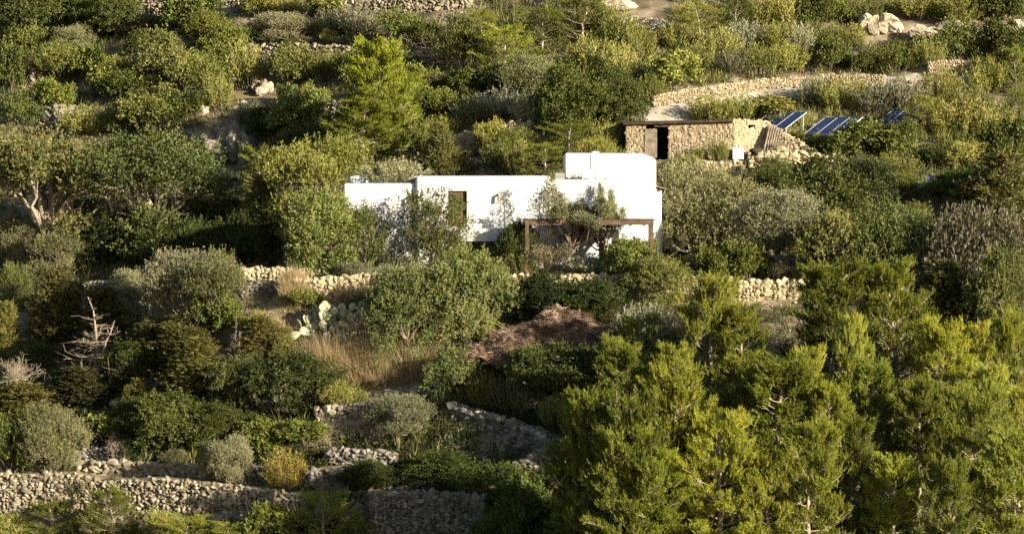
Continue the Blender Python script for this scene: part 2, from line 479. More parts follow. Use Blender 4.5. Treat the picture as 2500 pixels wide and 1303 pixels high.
res = ct[:, 2] - base_z(ct[:, 0], ct[:, 1])
wt = np.linalg.solve(kern(ct, ct) + .02 * np.eye(len(ct)), res)
GX = np.concatenate([np.arange(-400, -60, 20), np.arange(-60, -46, 2), np.arange(-46, 46.01, .4), np.arange(48, 60, 2), np.arange(60, 401, 20)])
GY = np.concatenate([np.arange(-60, 140, 10), np.arange(140, 158, 1.5), np.arange(158, 262.01, .4), np.arange(263, 290, 1.5), np.arange(292, 330, 6), np.arange(330, 461, 13)])
gx, gy = np.meshgrid(GX, GY)
GZ = base_z(gx, gy)
flat = np.stack([gx.ravel(), gy.ravel()], 1)
add = np.zeros(len(flat))
near = (np.abs(flat[:, 0]) < 52) & (flat[:, 1] > 150) & (flat[:, 1] < 290)
idx = np.nonzero(near)[0]
for a in range(0, len(idx), 4000):
    add[idx[a:a + 4000]] = kern(flat[idx[a:a + 4000]], ct) @ wt
GZ = GZ + add.reshape(GZ.shape)


def gz(x, y):
    x = np.asarray(x, float); y = np.asarray(y, float)
    i = np.clip(np.searchsorted(GX, x) - 1, 0, len(GX) - 2); j = np.clip(np.searchsorted(GY, y) - 1, 0, len(GY) - 2)
    u = (x - GX[i]) / (GX[i + 1] - GX[i]); v = (y - GY[j]) / (GY[j + 1] - GY[j])
    return GZ[j, i] * (1 - u) * (1 - v) + GZ[j, i + 1] * u * (1 - v) + GZ[j + 1, i] * (1 - u) * v + GZ[j + 1, i + 1] * u * v


YM = np.arange(135, 330, .15)


def hit(px, py):
    """where the ray through this pixel meets the ground"""
    d = ray(px, py)
    p = CAM[None] + d[None] * (YM / d[1])[:, None]
    k = p[:, 2] < gz(p[:, 0], p[:, 1])
    i = int(np.argmax(k)) if k.any() else len(YM) - 1
    q = p[i]
    return np.array([q[0], q[1], float(gz(q[0], q[1]))])


g = MB()
nx, ny = len(GX), len(GY)
ii, jj = np.meshgrid(np.arange(nx - 1), np.arange(ny - 1))
q = (jj * nx + ii).ravel()
g.add(np.stack([gx, gy, GZ], -1).reshape(-1, 3), np.stack([q, q + 1, q + nx + 1, q + nx], 1), .5, 0, True)
tag(g.build('ground', M['soil']), kind='structure')

# gravel track, a sheet laid on the ground
tr = np.array([hit(*p) for p in TRACK])
L = np.concatenate([[0], np.cumsum(np.linalg.norm(np.diff(tr[:, :2], axis=0), axis=1))])
ss = np.arange(0, L[-1], .6)
cx, cy = np.interp(ss, L, tr[:, 0]), np.interp(ss, L, tr[:, 1])
rows = []
for k in np.linspace(-1, 1, 8):
    wob = 1.7 + .35 * np.sin(ss * .7) + .2 * np.sin(ss * 1.9 + 1)
    X, Y = cx, cy + k * wob
    rows.append(np.stack([X, Y, gz(X, Y) + .05], 1))
V = np.stack(rows, 1)
n1, n2 = V.shape[:2]
pm = MB()
pm.add(V.reshape(-1, 3), [(i * n2 + j, (i + 1) * n2 + j, (i + 1) * n2 + j + 1, i * n2 + j + 1) for i in range(n1 - 1) for j in range(n2 - 1)], .5, 0, True)
tag(pm.build('gravel_track', M['gravel']), kind='structure')
# ------------------------------------------------------------------ stones and walls
bm = bmesh.new()
bmesh.ops.create_icosphere(bm, subdivisions=2, radius=1)
ICO_V = np.array([v.co[:] for v in bm.verts]); ICO_F = np.array([[v.index for v in f.verts] for f in bm.faces])
bm.free()
bm = bmesh.new()
bmesh.ops.create_icosphere(bm, subdivisions=4, radius=1)
ICO4_V = np.array([v.co[:] for v in bm.verts]); ICO4_F = np.array([[v.index for v in f.verts] for f in bm.faces])
bm.free()


def rock_shape(rs, base=ICO_V, cuts=12):
    v = base * (rs.uniform(.92, 1.08, (len(base), 1)) if len(base) < 100 else 1.0)
    for _ in range(cuts):
        nrm = unit(rs.normal(size=3)); d = rs.uniform(.40, .74)
        k = v @ nrm - d
        v = v - np.outer(np.maximum(k, 0), nrm) * .97
    return v


rsr = np.random.default_rng(11)
ROCKS = [rock_shape(rsr) for _ in range(24)]


def rot_m(rs, tilt=.5):
    a, b, c = rs.uniform(-tilt, tilt), rs.uniform(-tilt, tilt), rs.uniform(0, 6.28)
    return np.array(Matrix.Rotation(a, 3, 'X') @ Matrix.Rotation(b, 3, 'Y') @ Matrix.Rotation(c, 3, 'Z'))


def put_rock(mb, rs, p, sx, sy, sz, rotz, tilt=.45, mat=0):
    v = ROCKS[rs.integers(len(ROCKS))] @ rot_m(rs, 3.0).T
    v = v * np.array([sx, sy, sz])
    a = rs.uniform(-tilt, tilt)
    m = np.array(Matrix.Rotation(rotz, 3, 'Z') @ Matrix.Rotation(a, 3, 'Y'))
    mb.add(v @ m.T + p, ICO_F, rs.uniform(), mat)


def stone_face(mb, rs, a, b, za0, za1, zb0, zb1, size, nrm, depth=.5, mat=0, proud=.1, ragged=.5):
    """courses of loose stones between the foot and top lines of one straight run"""
    L = np.linalg.norm(b - a)
    rz = math.atan2(b[1] - a[1], b[0] - a[0])
    s = 0.0
    while s < L:
        w_ = size * rs.uniform(.7, 1.35)
        t = (s + w_ / 2) / L
        p = a + (b - a) * t
        z0, z1 = za0 + (zb0 - za0) * t, za1 + (zb1 - za1) * t
        z = z0 - size * .3 + rs.uniform(-.5, 0) * size
        while z < z1 - size * .1:
            h = size * rs.uniform(.5, 1.05)
            big = rs.uniform(.9, 1.35) if rs.uniform() > .12 else rs.uniform(1.3, 1.8)
            if z + h > z1 - size * .3: big *= 1 + ragged * .25
            q = np.array([p[0], p[1], z + h / 2]) + np.array([nrm[0], nrm[1], 0]) * rs.uniform(-.05, proud)
            q[0] += rs.normal(0, size * .12)
            put_rock(mb, rs, q, w_ * .74 * big, depth * .55, h * .74 * big, rz, mat=mat)
            z += h * .92
        s += w_ * .92


def build_walls():
    for wi, (label, pts, m, size, thick, cap, name, group) in enumerate(WALLS):
        rs = np.random.default_rng(100 + wi)
        mb = MB()
        for (f0, t0), (f1, t1) in zip(pts[:-1], pts[1:]):
            a, b = f0[:2], f1[:2]
            d = unit(b - a); nrm = np.array([d[1], -d[0]])
            if nrm[1] > 0: nrm = -nrm
            stone_face(mb, rs, a, b, f0[2], t0, f1[2], t1, size, nrm, *((.3, 0, .05) if size < .15 else ()))
            # earth core behind the stones
            c0, c1 = a - nrm * .16, b - nrm * .16
            e0, e1 = a - nrm * thick, b - nrm * thick
            V = [(c0[0], c0[1], f0[2] - .6), (c1[0], c1[1], f1[2] - .6), (e1[0], e1[1], f1[2] - .6), (e0[0], e0[1], f0[2] - .6),
                 (c0[0], c0[1], t0 - .12), (c1[0], c1[1], t1 - .12), (e1[0], e1[1], t1 - .12), (e0[0], e0[1], t0 - .12)]
            mb.add(V, [(3, 2, 1, 0), (4, 5, 6, 7), (0, 1, 5, 4), (1, 2, 6, 5), (2, 3, 7, 6), (3, 0, 4, 7)], .5, 1)
            if cap:
                L = np.linalg.norm(b - a)
                for k in np.arange(0, thick, size * .8):
                    s = 0
                    while s < L:
                        w_ = size * rs.uniform(.7, 1.4)
                        t = s / L
                        p = a + (b - a) * t - nrm * (k + rs.uniform(-.05, .1))
                        put_rock(mb, rs, np.array([p[0], p[1], t0 + (t1 - t0) * t - .05 + rs.normal(0, .04)]), w_ * .58, size * .5, size * rs.uniform(.28, .5), math.atan2(d[1], d[0]))
                        s += w_ * .9
        # tumbled stones at the foot
        for _ in range(int(len(pts) * 5)):
            k = rs.integers(len(pts) - 1); t = rs.uniform()
            f = pts[k][0] * (1 - t) + pts[k + 1][0] * t
            x, y = f[0] + rs.normal(0, .3), f[1] - rs.uniform(.25, 1.3)
            s = size * rs.uniform(.25, .6)
            put_rock(mb, rs, np.array([x, y, float(gz(x, y)) + s * .3]), s, s, s * .7, rs.uniform(0, 6))
        o = mb.build(name, [M[m], M['joint' if size > .15 else 'earthstone']])
        tag(o, label, 'wall', 'dry stone walls on the hillside')


build_walls()

# white coping laid on the terrace corner wall
mb = MB()
cp = [P(545, 664, 194.6), P(592, 655, 193.8), P(690, 655, 193.8), P(775, 655, 194.0)]
for a, b in zip(cp[:-1], cp[1:]):
    bar(mb, a + np.array([0, .35, -.06]), b + np.array([0, .35, -.06]), 0.8, .13)
tag(mb.build('wall_coping', M['plaster']), 'white limewashed coping along the terrace corner wall, left of house', 'coping')


def boulder(label, px, base, w, h, m='greystone', n=1, seed=0, name='boulder'):
    rs = np.random.default_rng(400 + seed)
    q = hit(px, base)
    k = q[1] / F
    mb = MB()
    for i in range(n):
        ww, hh = (w * k, h * k) if n == 1 else (w * k * rs.uniform(.35, .6), h * k * rs.uniform(.4, .7))
        v = rock_shape(rs, ICO4_V * 1.0, 7)
        v = v * 1.15; u = v * 3.1
        v = v * (1 + .14 * noise2(u[:, 0] + 3 * i, u[:, 1] + u[:, 2] * 1.3, 20 + seed)[:, None] + .07 * noise2(u[:, 0] * 3.3, u[:, 1] * 3 + u[:, 2] * 4, 40 + seed)[:, None])
        m_ = np.array(Matrix.Rotation(rs.uniform(0, 6.28), 3, 'Z'))
        v = (v @ m_.T) * np.array([ww * .56, ww * .5, hh * .62])
        off = np.zeros(3)
        if n > 1:
            a = i / max(n - 1, 1) - .5
            off = np.array([a * w * k * .62, rs.uniform(-.3, .6), rs.uniform(-.1, .4) * h * k])
        mb.add(v + off + np.array([0, 0, hh * .34]), ICO4_F, rs.uniform(), 0, False)
    o = mb.build(name, M[m])
    o.location = q
    tag(o, label, 'rock', 'boulders on the hillside')


M['rock'] = rough_mat('shade_darkened_limestone', [(.07, .062, .05), (.15, .133, .108), (.24, .215, .172), (.32, .285, .23)], 1.7, .93, .9, detail=10)  # grey stone darkened further to stand in for shade on the boulders
M['tanrock'] = rough_mat('tan_limestone', [(.20, .165, .11), (.34, .285, .20), (.46, .40, .30), (.52, .46, .36)], 1.5, .93, .9, detail=10)  # pale tan stone, its own colour
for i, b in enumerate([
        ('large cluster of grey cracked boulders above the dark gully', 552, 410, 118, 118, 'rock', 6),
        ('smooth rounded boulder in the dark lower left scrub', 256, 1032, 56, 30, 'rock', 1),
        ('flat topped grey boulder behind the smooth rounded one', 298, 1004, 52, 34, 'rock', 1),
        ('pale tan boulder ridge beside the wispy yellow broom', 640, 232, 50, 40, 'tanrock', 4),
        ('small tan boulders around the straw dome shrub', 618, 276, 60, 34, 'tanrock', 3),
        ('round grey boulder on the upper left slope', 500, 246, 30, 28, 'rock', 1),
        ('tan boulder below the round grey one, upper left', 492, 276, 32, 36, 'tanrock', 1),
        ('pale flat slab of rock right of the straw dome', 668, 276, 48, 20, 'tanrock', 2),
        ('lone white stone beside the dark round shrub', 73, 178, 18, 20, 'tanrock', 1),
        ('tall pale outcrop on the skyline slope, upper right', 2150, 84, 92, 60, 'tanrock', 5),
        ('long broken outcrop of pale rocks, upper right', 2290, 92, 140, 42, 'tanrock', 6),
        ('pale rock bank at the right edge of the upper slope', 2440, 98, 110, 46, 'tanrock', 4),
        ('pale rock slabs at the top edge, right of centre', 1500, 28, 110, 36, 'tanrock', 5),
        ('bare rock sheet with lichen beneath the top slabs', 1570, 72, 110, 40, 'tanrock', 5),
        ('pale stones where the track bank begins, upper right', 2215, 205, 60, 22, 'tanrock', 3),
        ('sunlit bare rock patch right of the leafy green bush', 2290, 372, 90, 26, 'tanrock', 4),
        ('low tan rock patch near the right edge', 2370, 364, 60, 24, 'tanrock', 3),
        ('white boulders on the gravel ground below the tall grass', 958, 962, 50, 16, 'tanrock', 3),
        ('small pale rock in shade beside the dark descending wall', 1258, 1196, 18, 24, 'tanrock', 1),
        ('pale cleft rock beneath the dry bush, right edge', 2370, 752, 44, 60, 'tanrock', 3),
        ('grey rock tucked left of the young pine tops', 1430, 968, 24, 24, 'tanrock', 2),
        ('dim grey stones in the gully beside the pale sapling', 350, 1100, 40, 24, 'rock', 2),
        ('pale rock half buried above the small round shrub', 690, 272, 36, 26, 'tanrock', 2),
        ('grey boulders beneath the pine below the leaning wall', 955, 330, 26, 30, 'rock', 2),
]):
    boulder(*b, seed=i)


# ------------------------------------------------------------------ the white house
def prism(foot, z0, z1, bev=.16, seg=3, top=None, vert=True):
    """upright block over a footprint, soft edges; top: optional list of heights per corner"""
    b = bmesh.new()
    lo = [b.verts.new((x, y, z0)) for x, y in foot]
    hi = [b.verts.new((x, y, (top[i] if top else z1))) for i, (x, y) in enumerate(foot)]
    n = len(foot)
    b.faces.new(list(reversed(lo))); b.faces.new(hi)
    for i in range(n): b.faces.new((lo[i], lo[(i + 1) % n], hi[(i + 1) % n], hi[i]))
    b.normal_update()
    if bev:
        ed = [e for e in b.edges if all(v in hi for v in e.verts) or (vert and len([v for v in e.verts if v in hi]) == 1)]
        bmesh.ops.bevel(b, geom=ed, offset=bev, segments=seg, profile=.5, affect='EDGES')
    return b


def bm_obj(name, b, m, parent=None, smooth=True):
    me = bpy.data.meshes.new(name)
    bmesh.ops.recalc_face_normals(b, faces=b.faces)
    b.to_mesh(me); b.free()
    me.materials.append(m)
    if smooth:
        for p in me.polygons: p.use_smooth = True
        me.set_sharp_from_angle(angle=R(40))
    return link(name, me, parent)


HY = 198.0
hx = lambda px, Y=HY: P(px, 600, Y)[0]
hz = lambda py, Y=HY: P(1250, py, Y)[2]
house = empty('white_house', (0, 0, 0), 'long two storey whitewashed house with flat roofs on the terrace', 'house')
X = hx


def rect(x0, x1, y0, y1): return [(x0, y0), (x1, y0), (x1, y1), (x0, y1)]


bm_obj('wing', prism(rect(X(838), X(1017), HY + .3, HY + 6), -.6, hz(447), .14), M['plaster'], house)
bm_obj('roof_parapet', prism(rect(X(852, 202), X(1020, 202), 202, 204.8), 3.0, hz(428, 202), .2), M['plaster'], house)
# main block, with a recess for the tall shutter and the porch opening
zb = hz(429)
sx0, sx1, sz0, sz1 = X(1094), X(1140), hz(553), hz(466)
main = prism(rect(X(1014), X(1345), HY, HY + 7), -.6, zb, .22, 4)
mo = bm_obj('main_block', main, M['plaster'], house)


def cut(o, x0, x1, y0, y1, z0, z1):
    b = bmesh.new(); bmesh.ops.create_cube(b, size=1)
    for v in b.verts: v.co = Vector((x0 + (v.co.x + .5) * (x1 - x0), y0 + (v.co.y + .5) * (y1 - y0), z0 + (v.co.z + .5) * (z1 - z0)))
    me = bpy.data.meshes.new('cutter'); b.to_mesh(me); b.free()
    c = bpy.data.objects.new('cutter', me); C.objects.link(c)
    md = o.modifiers.new('cut', 'BOOLEAN'); md.object = c; md.operation = 'DIFFERENCE'; md.solver = 'EXACT'
    bpy.context.view_layer.update()
    dg = bpy.context.evaluated_depsgraph_get()
    new = bpy.data.meshes.new_from_object(o.evaluated_get(dg))
    o.modifiers.clear(); o.data = new
    bpy.data.objects.remove(c)


cut(mo, sx0, sx1, HY - .5, HY + .35, sz0, sz1)
cut(mo, X(1150), X(1240), HY - .5, HY + 2.2, -.02, hz(597))


def planks(name, x0, x1, z0, z1, y, m, n, parent, dark=None):
    mb = MB(); wd = (x1 - x0) / n
    for i in range(n):
        box(mb, x0 + i * wd + .008, x0 + (i + 1) * wd - .008, y + .004 * (i % 2), y + .05, z0, z1, 0, i / n)
    for z in (z0 + (z1 - z0) * .15, z0 + (z1 - z0) * .82): box(mb, x0 + .03, x1 - .03, y - .03, y, z - .06, z + .06, 0, .4)
    return mb.build(name, M[m], parent)


planks('shutter', sx0 + .03, sx1 - .03, sz0, sz1 - .03, HY + .2, 'brownwood', 6, house)
wing = [o for o in house.children if o.name.startswith('wing')][0]
cut(wing, X(893), X(917), HY - .3, HY + .7, -.02, hz(614))
planks('door', X(894), X(916), .0, hz(616), HY + .6, 'brownwood', 4, house)
# lower right block, its buttressed end, and the tower
bm_obj('side_block', prism(rect(X(1338), X(1572), HY + .25, HY + 6.6), -.6, hz(438), .16), M['plaster'], house)
bm_obj('buttress', prism([(X(1566), HY + .2), (X(1600), HY + .55), (X(1619), HY + 1.9), (X(1619), HY + 6), (X(1566), HY + 6)], -.6, hz(450), .12, 3, top=[hz(441), hz(447), hz(461), hz(461), hz(441)]), M['plaster'], house)
TY = 201.2
bm_obj('tower', prism([(X(1377, TY), TY), (X(1571, TY), TY), (X(1606, TY), TY + 2.2), (X(1606, TY), TY + 5), (X(1377, TY), TY + 5)], 3.5, hz(373, TY), .2, 4, top=[hz(373, TY), hz(373, TY), hz(388, TY + 2.2), hz(390, TY + 5), hz(373, TY)]), M['plaster'], house)
# roof knob on the tower and drain pipe down its face
mb = MB(); v = ICO_V * np.array([.30, .3, .10]) + np.array([X(1452, TY), TY + .9, hz(373, TY) + .02]); mb.add(v, ICO_F, .5, 0, True)
mb.build('roof_vent', M['plaster'], house)
mb = MB(); tube(mb, [(X(1443, TY), TY - .04, hz(375, TY)), (X(1443, TY), TY - .04, hz(436, TY))], .022, .022, 6)
mb.build('drain_pipe', M['whitepaint'], house)
# clay rain spouts under the parapet
for px, py in ((1012, 478), (1217, 476)):
    mb = MB(); p = np.array([X(px), HY, hz(py)])
    tube(mb, [p + (0, .1, .05), p + (0, -.25, -.02), p + (.02, -.30, -.42)], .09, .075, 8)
    mb.build('rain_spout', M['ochre'], house)
# projecting porch: white parapet slab over a dark beamed opening with glazing
px0, px1 = X(1122, 196.4), X(1248, 196.4)
bm_obj('porch_parapet', prism(rect(px0, px1, 196.4, HY - .003), hz(589, 196.4), hz(557, 196.4), .1), M['plaster'], house)
mb = MB()
for i in range(9):
    x = px0 + .15 + i * (px1 - px0 - .3) / 8
    tube(mb, [(x, 196.15, hz(593, 196.4)), (x, HY - .02, hz(591, 196.4))], .07, .07, 6)
bar(mb, (px0, 196.5, hz(598, 196.4)), (px1, 196.5, hz(598, 196.4)), .16, .14)
mb.build('porch_beams', M['darkwood'], house)
for x in (px0 + .1, X(1186, 196.4), px1 - .1):
    mb = MB(); bar(mb, (x, 196.5, -.2), (x, 196.5, hz(600, 196.4)), .12, .12); mb.build('porch_post', M['darkwood'], house)
mb = MB()
gx0, gx1 = X(1152), X(1238)
for x in np.linspace(gx0, gx1, 4): box(mb, x - .03, x + .03, HY + 1.2, HY + 1.25, 0, hz(599), 0)
box(mb, gx0, gx1, HY + 1.19, HY + 1.26, hz(602), hz(599), 0)
wf = mb.build('glazed_door', M['greymetal'], house)
mb = MB(); box(mb, gx0, gx1, HY + 1.28, HY + 1.3, 0, hz(602))
mg, n_, l_, out_ = mat('dim_glass')
b_ = n_.new('ShaderNodeBsdfPrincipled'); b_.inputs['Base Color'].default_value = (.02, .035, .035, 1); b_.inputs['Roughness'].default_value = .1
l_.new(b_.outputs[0], out_.inputs[0])
mb.build('pane', mg, wf)
# narrow openings in the side block, behind the olive
side = [o for o in house.children if o.name.startswith('side_block')][0]
cut(side, X(1462), X(1482), HY - .3, HY + .7, .3, hz(598))
mb = MB(); box(mb, X(1463), X(1481), HY + .55, HY + .6, .32, hz(599)); mb.build('window', M['black'], house)

# things on the roofs
RZ = hz(438)  # dark scrub, packed so its colour stands in for the hollow's shade
mb = MB(); x, y, z = X(1432, 200), 199.9, RZ
ac = empty('air_conditioner', (X(1432, 200), 199.9, RZ), 'small white air conditioner unit on the roof, below the tower pipe', 'air conditioner', 'air conditioners on the roof')
bb = bmesh.new(); bmesh.ops.create_cube(bb, size=1); bmesh.ops.scale(bb, vec=(.62, .38, .55), verts=bb.verts); bmesh.ops.translate(bb, vec=(0, 0, .34), verts=bb.verts); bmesh.ops.bevel(bb, geom=list(bb.edges), offset=.03, segments=2, affect='EDGES')
bm_obj('casing', bb, M['whitepaint'], ac)
mb = MB(); th = np.linspace(0, 6.283, 17)
for r_ in (.08, .14, .2): tube(mb, [(r_ * math.cos(t) - .08, -.2, .34 + r_ * math.sin(t)) for t in th], .012, .012, 4)
mb.build('fan_grille', M['greymetal'], ac)
for x_ in (-.22, .22):
    mb = MB(); box(mb, x_ - .03, x_ + .03, -.17, .17, 0, .075); mb.build('foot', M['greymetal'], ac)
ac2 = bpy.data.objects.new('air_conditioner', None); C.objects.link(ac2)
ac2.location = (X(1468, 200), 200.0, RZ); ac2.rotation_euler = (0, 0, .25); ac2.scale = (1.35, 1, 1)
tag(ac2, 'wide white air conditioner unit on the roof, the right one', 'air conditioner', 'air conditioners on the roof')
for c_ in list(ac.children):
    k = c_.copy(); C.objects.link(k); k.parent = ac2
vent = empty('roof_hatch', (X(1367, 201), 200.6, RZ - .05), 'dark slatted box on the roof left of the tower', 'box')
mb = MB(); box(mb, -.27, .27, -.2, .2, 0, .5); mb.build('body', M['ironblack'], vent)
mb = MB(); [box(mb, -.28, .28, -.215, -.2, .06 + k * .085, .11 + k * .085) for k in range(5)]; mb.build('louvre', M['greymetal'], vent)
aw = empty('sun_canopy', (X(1615, 199), 199.0, hz(459, 199)), 'tan cloth canopy edge jutting from the house end, right', 'canopy')
mb = MB(); mb.add([(-1.1, -.4, .28), (.3, -.4, -.02), (.35, 1.2, -.02), (-1.1, 1.2, .28), (-1.1, -.4, .24), (.3, -.4, -.06), (.35, 1.2, -.06), (-1.1, 1.2, .24)], [(0, 1, 2, 3), (7, 6, 5, 4), (0, 4, 5, 1), (1, 5, 6, 2), (2, 6, 7, 3), (3, 7, 4, 0)])
mb.build('cloth', M['ochre'], aw)
mb = MB(); tube(mb, [(.28, .4, -.04), (-.2, .5, -1.0)], .02, .02, 5); mb.build('strut', M['greymetal'], aw)
st = empty('terrace_ledge', (X(1155, 197), 196.9, hz(557, 196.4)), 'small white slatted planter on the porch parapet', 'planter')
mb = MB(); [box(mb, -.55 + k * .14, -.45 + k * .14, -.12, .12, 0, .2) for k in range(8)]; mb.build('slats', M['whitepaint'], st)
mb = MB(); box(mb, -.58, .56, -.14, .14, .2, .24); mb.build('rim', M['whitepaint'], st)

# ------------------------------------------------------------------ pergola
GYF, GYB = 194.3, 196.6
pg = empty('pergola', (0, 0, 0), 'brown timber pergola with flat reed roof before the olive', 'pergola')
gl, gr_ = P(1287, 600, GYF)[0], P(1591, 600, GYF)[0]
zt, zl = P(1250, 537, GYF)[2], P(1250, 549, GYF)[2]
for xx in (gl, gr_):
    for yy in (GYF, GYB):
        z0 = float(gz(xx, yy)) - .1
        mb = MB(); box(mb, xx - .105, xx + .105, yy - .105, yy + .105, z0, zl - .003); mb.build('post', M['brownwood'], pg)
for a, b in (((gl - .12, GYF), (gr_ + .12, GYF)), ((gl - .12, GYB), (gr_ + .12, GYB))):
    mb = MB(); bar(mb, (a[0], a[1], (zl + zt) / 2), (b[0], b[1], (zl + zt) / 2), .16, zt - zl); mb.build('beam', M['brownwood'], pg)
for xx in (gl, gr_):
    mb = MB(); bar(mb, (xx, GYF + .083, (zl + zt) / 2), (xx, GYB - .083, (zl + zt) / 2), .14, zt - zl - .01); mb.build('side_beam', M['brownwood'], pg)
for i in range(9):
    xx = gl + (gr_ - gl) * (i + .5) / 9
    mb = MB(); bar(mb, (xx, GYF + .083, zl + .06), (xx, GYB - .083, zl + .06), .06, .22); mb.build('rafter', M['darkwood'], pg)
mb = MB(); rs = np.random.default_rng(5)
for k in range(46):
    yy = GYF - .08 + k * (GYB - GYF + .16) / 45
    tube(mb, [(gl - .18 + rs.normal(0, .05), yy, zt + .03 + rs.normal(0, .006)), ((gl + gr_) / 2, yy + rs.normal(0, .02), zt + .03 + rs.normal(0, .01)), (gr_ + .18 + rs.normal(0, .06), yy, zt + .03 + rs.normal(0, .006))], .032, .03, 5, tint=rs.uniform())
mb.build('reed_roof', M['darkwood'], pg)

# day bed below it
db = empty('garden_daybed', (P(1432, 640, 195.2)[0], 195.3, float(gz(P(1432, 640, 195.2)[0], 195.3))), 'pale blue cushioned day bed with black grid back under pergola', 'daybed')
mb = MB(); box(mb, -.95, .95, -.4, .4, .3, .48); mb.build('cushion', M['cushion'], db)
for x_ in (-.92, .92):
    for y_ in (-.38, .38):
        mb = MB(); bar(mb, (x_, y_, -.05), (x_, y_, .3), .05, .05); mb.build('leg', M['ironblack'], db)
mb = MB()
tube(mb, [(-.9, -.42, .62), (-.3, -.42, .70), (.4, -.42, .70), (1.0, -.42, .60)], .03, .03, 6)
for x_ in np.linspace(.1, 1.0, 7): tube(mb, [(x_, -.42, .28), (x_, -.42, .66)], .014, .014, 4)
for z_ in (.4, .52): tube(mb, [(.1, -.42, z_), (1.0, -.42, z_)], .014, .014, 4)
mb.build('back_rail', M['ironblack'], db)
mb = MB(); bar(mb, (-1.05, -.05, .78), (-.62, -.05, .46), .75, .1); mb.build('headrest', M['cushion'], db)

# ------------------------------------------------------------------ stone shed on the slope
SY = 214.6
shed = empty('stone_shed', (0, 0, 0), 'low rubble stone shed with dark pole roof on the slope', 'shed')
sz = lambda py, Y=SY: P(1250, py, Y)[2]
sxp = lambda px, Y=SY: P(px, 350, Y)[0]
zf = sz(392)


def masonry(name, a, b, z0, ta, tb, size, m, seed, parent, thick=.55, gap=None, core='mortar'):
    rs = np.random.default_rng(seed)
    a, b = np.array(a, float), np.array(b, float)
    d = unit(b - a); nrm = np.array([d[1], -d[0]])
    mb = MB()
    stone_face(mb, rs, a, b, z0, ta, z0, tb, size, nrm, depth=.13, proud=.02, ragged=.1)
    c0, c1, e0, e1 = a - nrm * .02, b - nrm * .02, a - nrm * thick, b - nrm * thick
    V = [(*c0, z0 - .4), (*c1, z0 - .4), (*e1, z0 - .4), (*e0, z0 - .4), (*c0, ta), (*c1, tb), (*e1, tb), (*e0, ta)]
    mb.add(V, [(3, 2, 1, 0), (4, 5, 6, 7), (0, 1, 5, 4), (1, 2, 6, 5), (2, 3, 7, 6), (3, 0, 4, 7)], .5, 1)
    return mb.build(name, [M[m], M[core]], parent)


# long front, turned slightly to the left; doorway between two lengths of wall
fa, fb, fc, fd = (sxp(1530), SY + 1.2), (sxp(1604), SY + .88), (sxp(1633), SY + .75), (sxp(1790), SY)
masonry('wall', fa, (sxp(1576), SY + 1.0), zf, sz(308), sz(308), .19, 'shedstone', 61, shed)
masonry('wall', fc, fd, zf, sz(303), sz(301), .19, 'shedstone', 62, shed)
masonry('gable_wall', (sxp(1790), SY), (sxp(1824), SY + .36), zf, sz(293), sz(293), .15, 'goldstone', 63, shed)
masonry('gable_wall', (sxp(1846), SY + .6), (sxp(1876), SY + .9), zf, sz(294), sz(297), .15, 'goldstone', 64, shed)
masonry('gable_wall', (sxp(1824), SY + .37), (sxp(1846), SY + .59), zf, sz(314), sz(314), .15, 'goldstone', 65, shed)
mb = MB(); bar(mb, (sxp(1822), SY + .55, sz(299)), (sxp(1848), SY + .85, sz(299)), .5, .3); mb.build('lintel', M['tanrock'], shed)
mb = MB(); bar(mb, (sxp(1822), SY + .98, sz(308)), (sxp(1848), SY + 1.2, sz(308)), .1, .5); mb.build('window', M['black'], shed)
mb = MB(); box(mb, sxp(1600), sxp(1640), SY + 2.4, SY + 2.5, zf - .2, sz(300)); mb.build('doorway', M['black'], shed)
mb = MB(); box(mb, sxp(1531), sxp(1545), SY + 1.6, SY + 5, zf - .4, sz(304)); box(mb, sxp(1531), sxp(1870), SY + 4.6, SY + 5, zf - .4, sz(304)); mb.build('back_wall', M['goldstone'], shed)
mb = MB()
for i in range(6):
    x0 = sxp(1576) + i * .135
    box(mb, x0, x0 + .12, SY + .92, SY + .97, zf + .2, sz(313) - .04 * (i % 2), 0, i / 6)
mb.build('plank_door', M['greywood'], shed)
mb = MB(); rs = np.random.default_rng(9)
for k in range(34):
    y0 = SY - .25 + k * .15
    xl, xr = sxp(1525) + rs.normal(0, .06), sxp(1788) + rs.normal(0, .05)
    yo = 1.35 if k < 60 else 0
    zr = [sz(302) + .02 + rs.normal(0, .02), sz(300) + rs.normal(0, .02), sz(297) + rs.normal(0, .015)]
    tube(mb, [(xl, y0 + yo, zr[0] + k * .006), ((xl + xr) / 2, y0 + .7, zr[1] + k * .006), (xr, y0 + .05, zr[2] + k * .006)], .085, .075, 6, tint=rs.uniform())
mb.build('roof', M['darkwood'], shed)
mb = MB(); bar(mb, (sxp(1632), SY + .8, sz(307)), (sxp(1600), SY + .98, sz(307)), .3, .16); mb.build('door_lintel', M['darkwood'], shed)

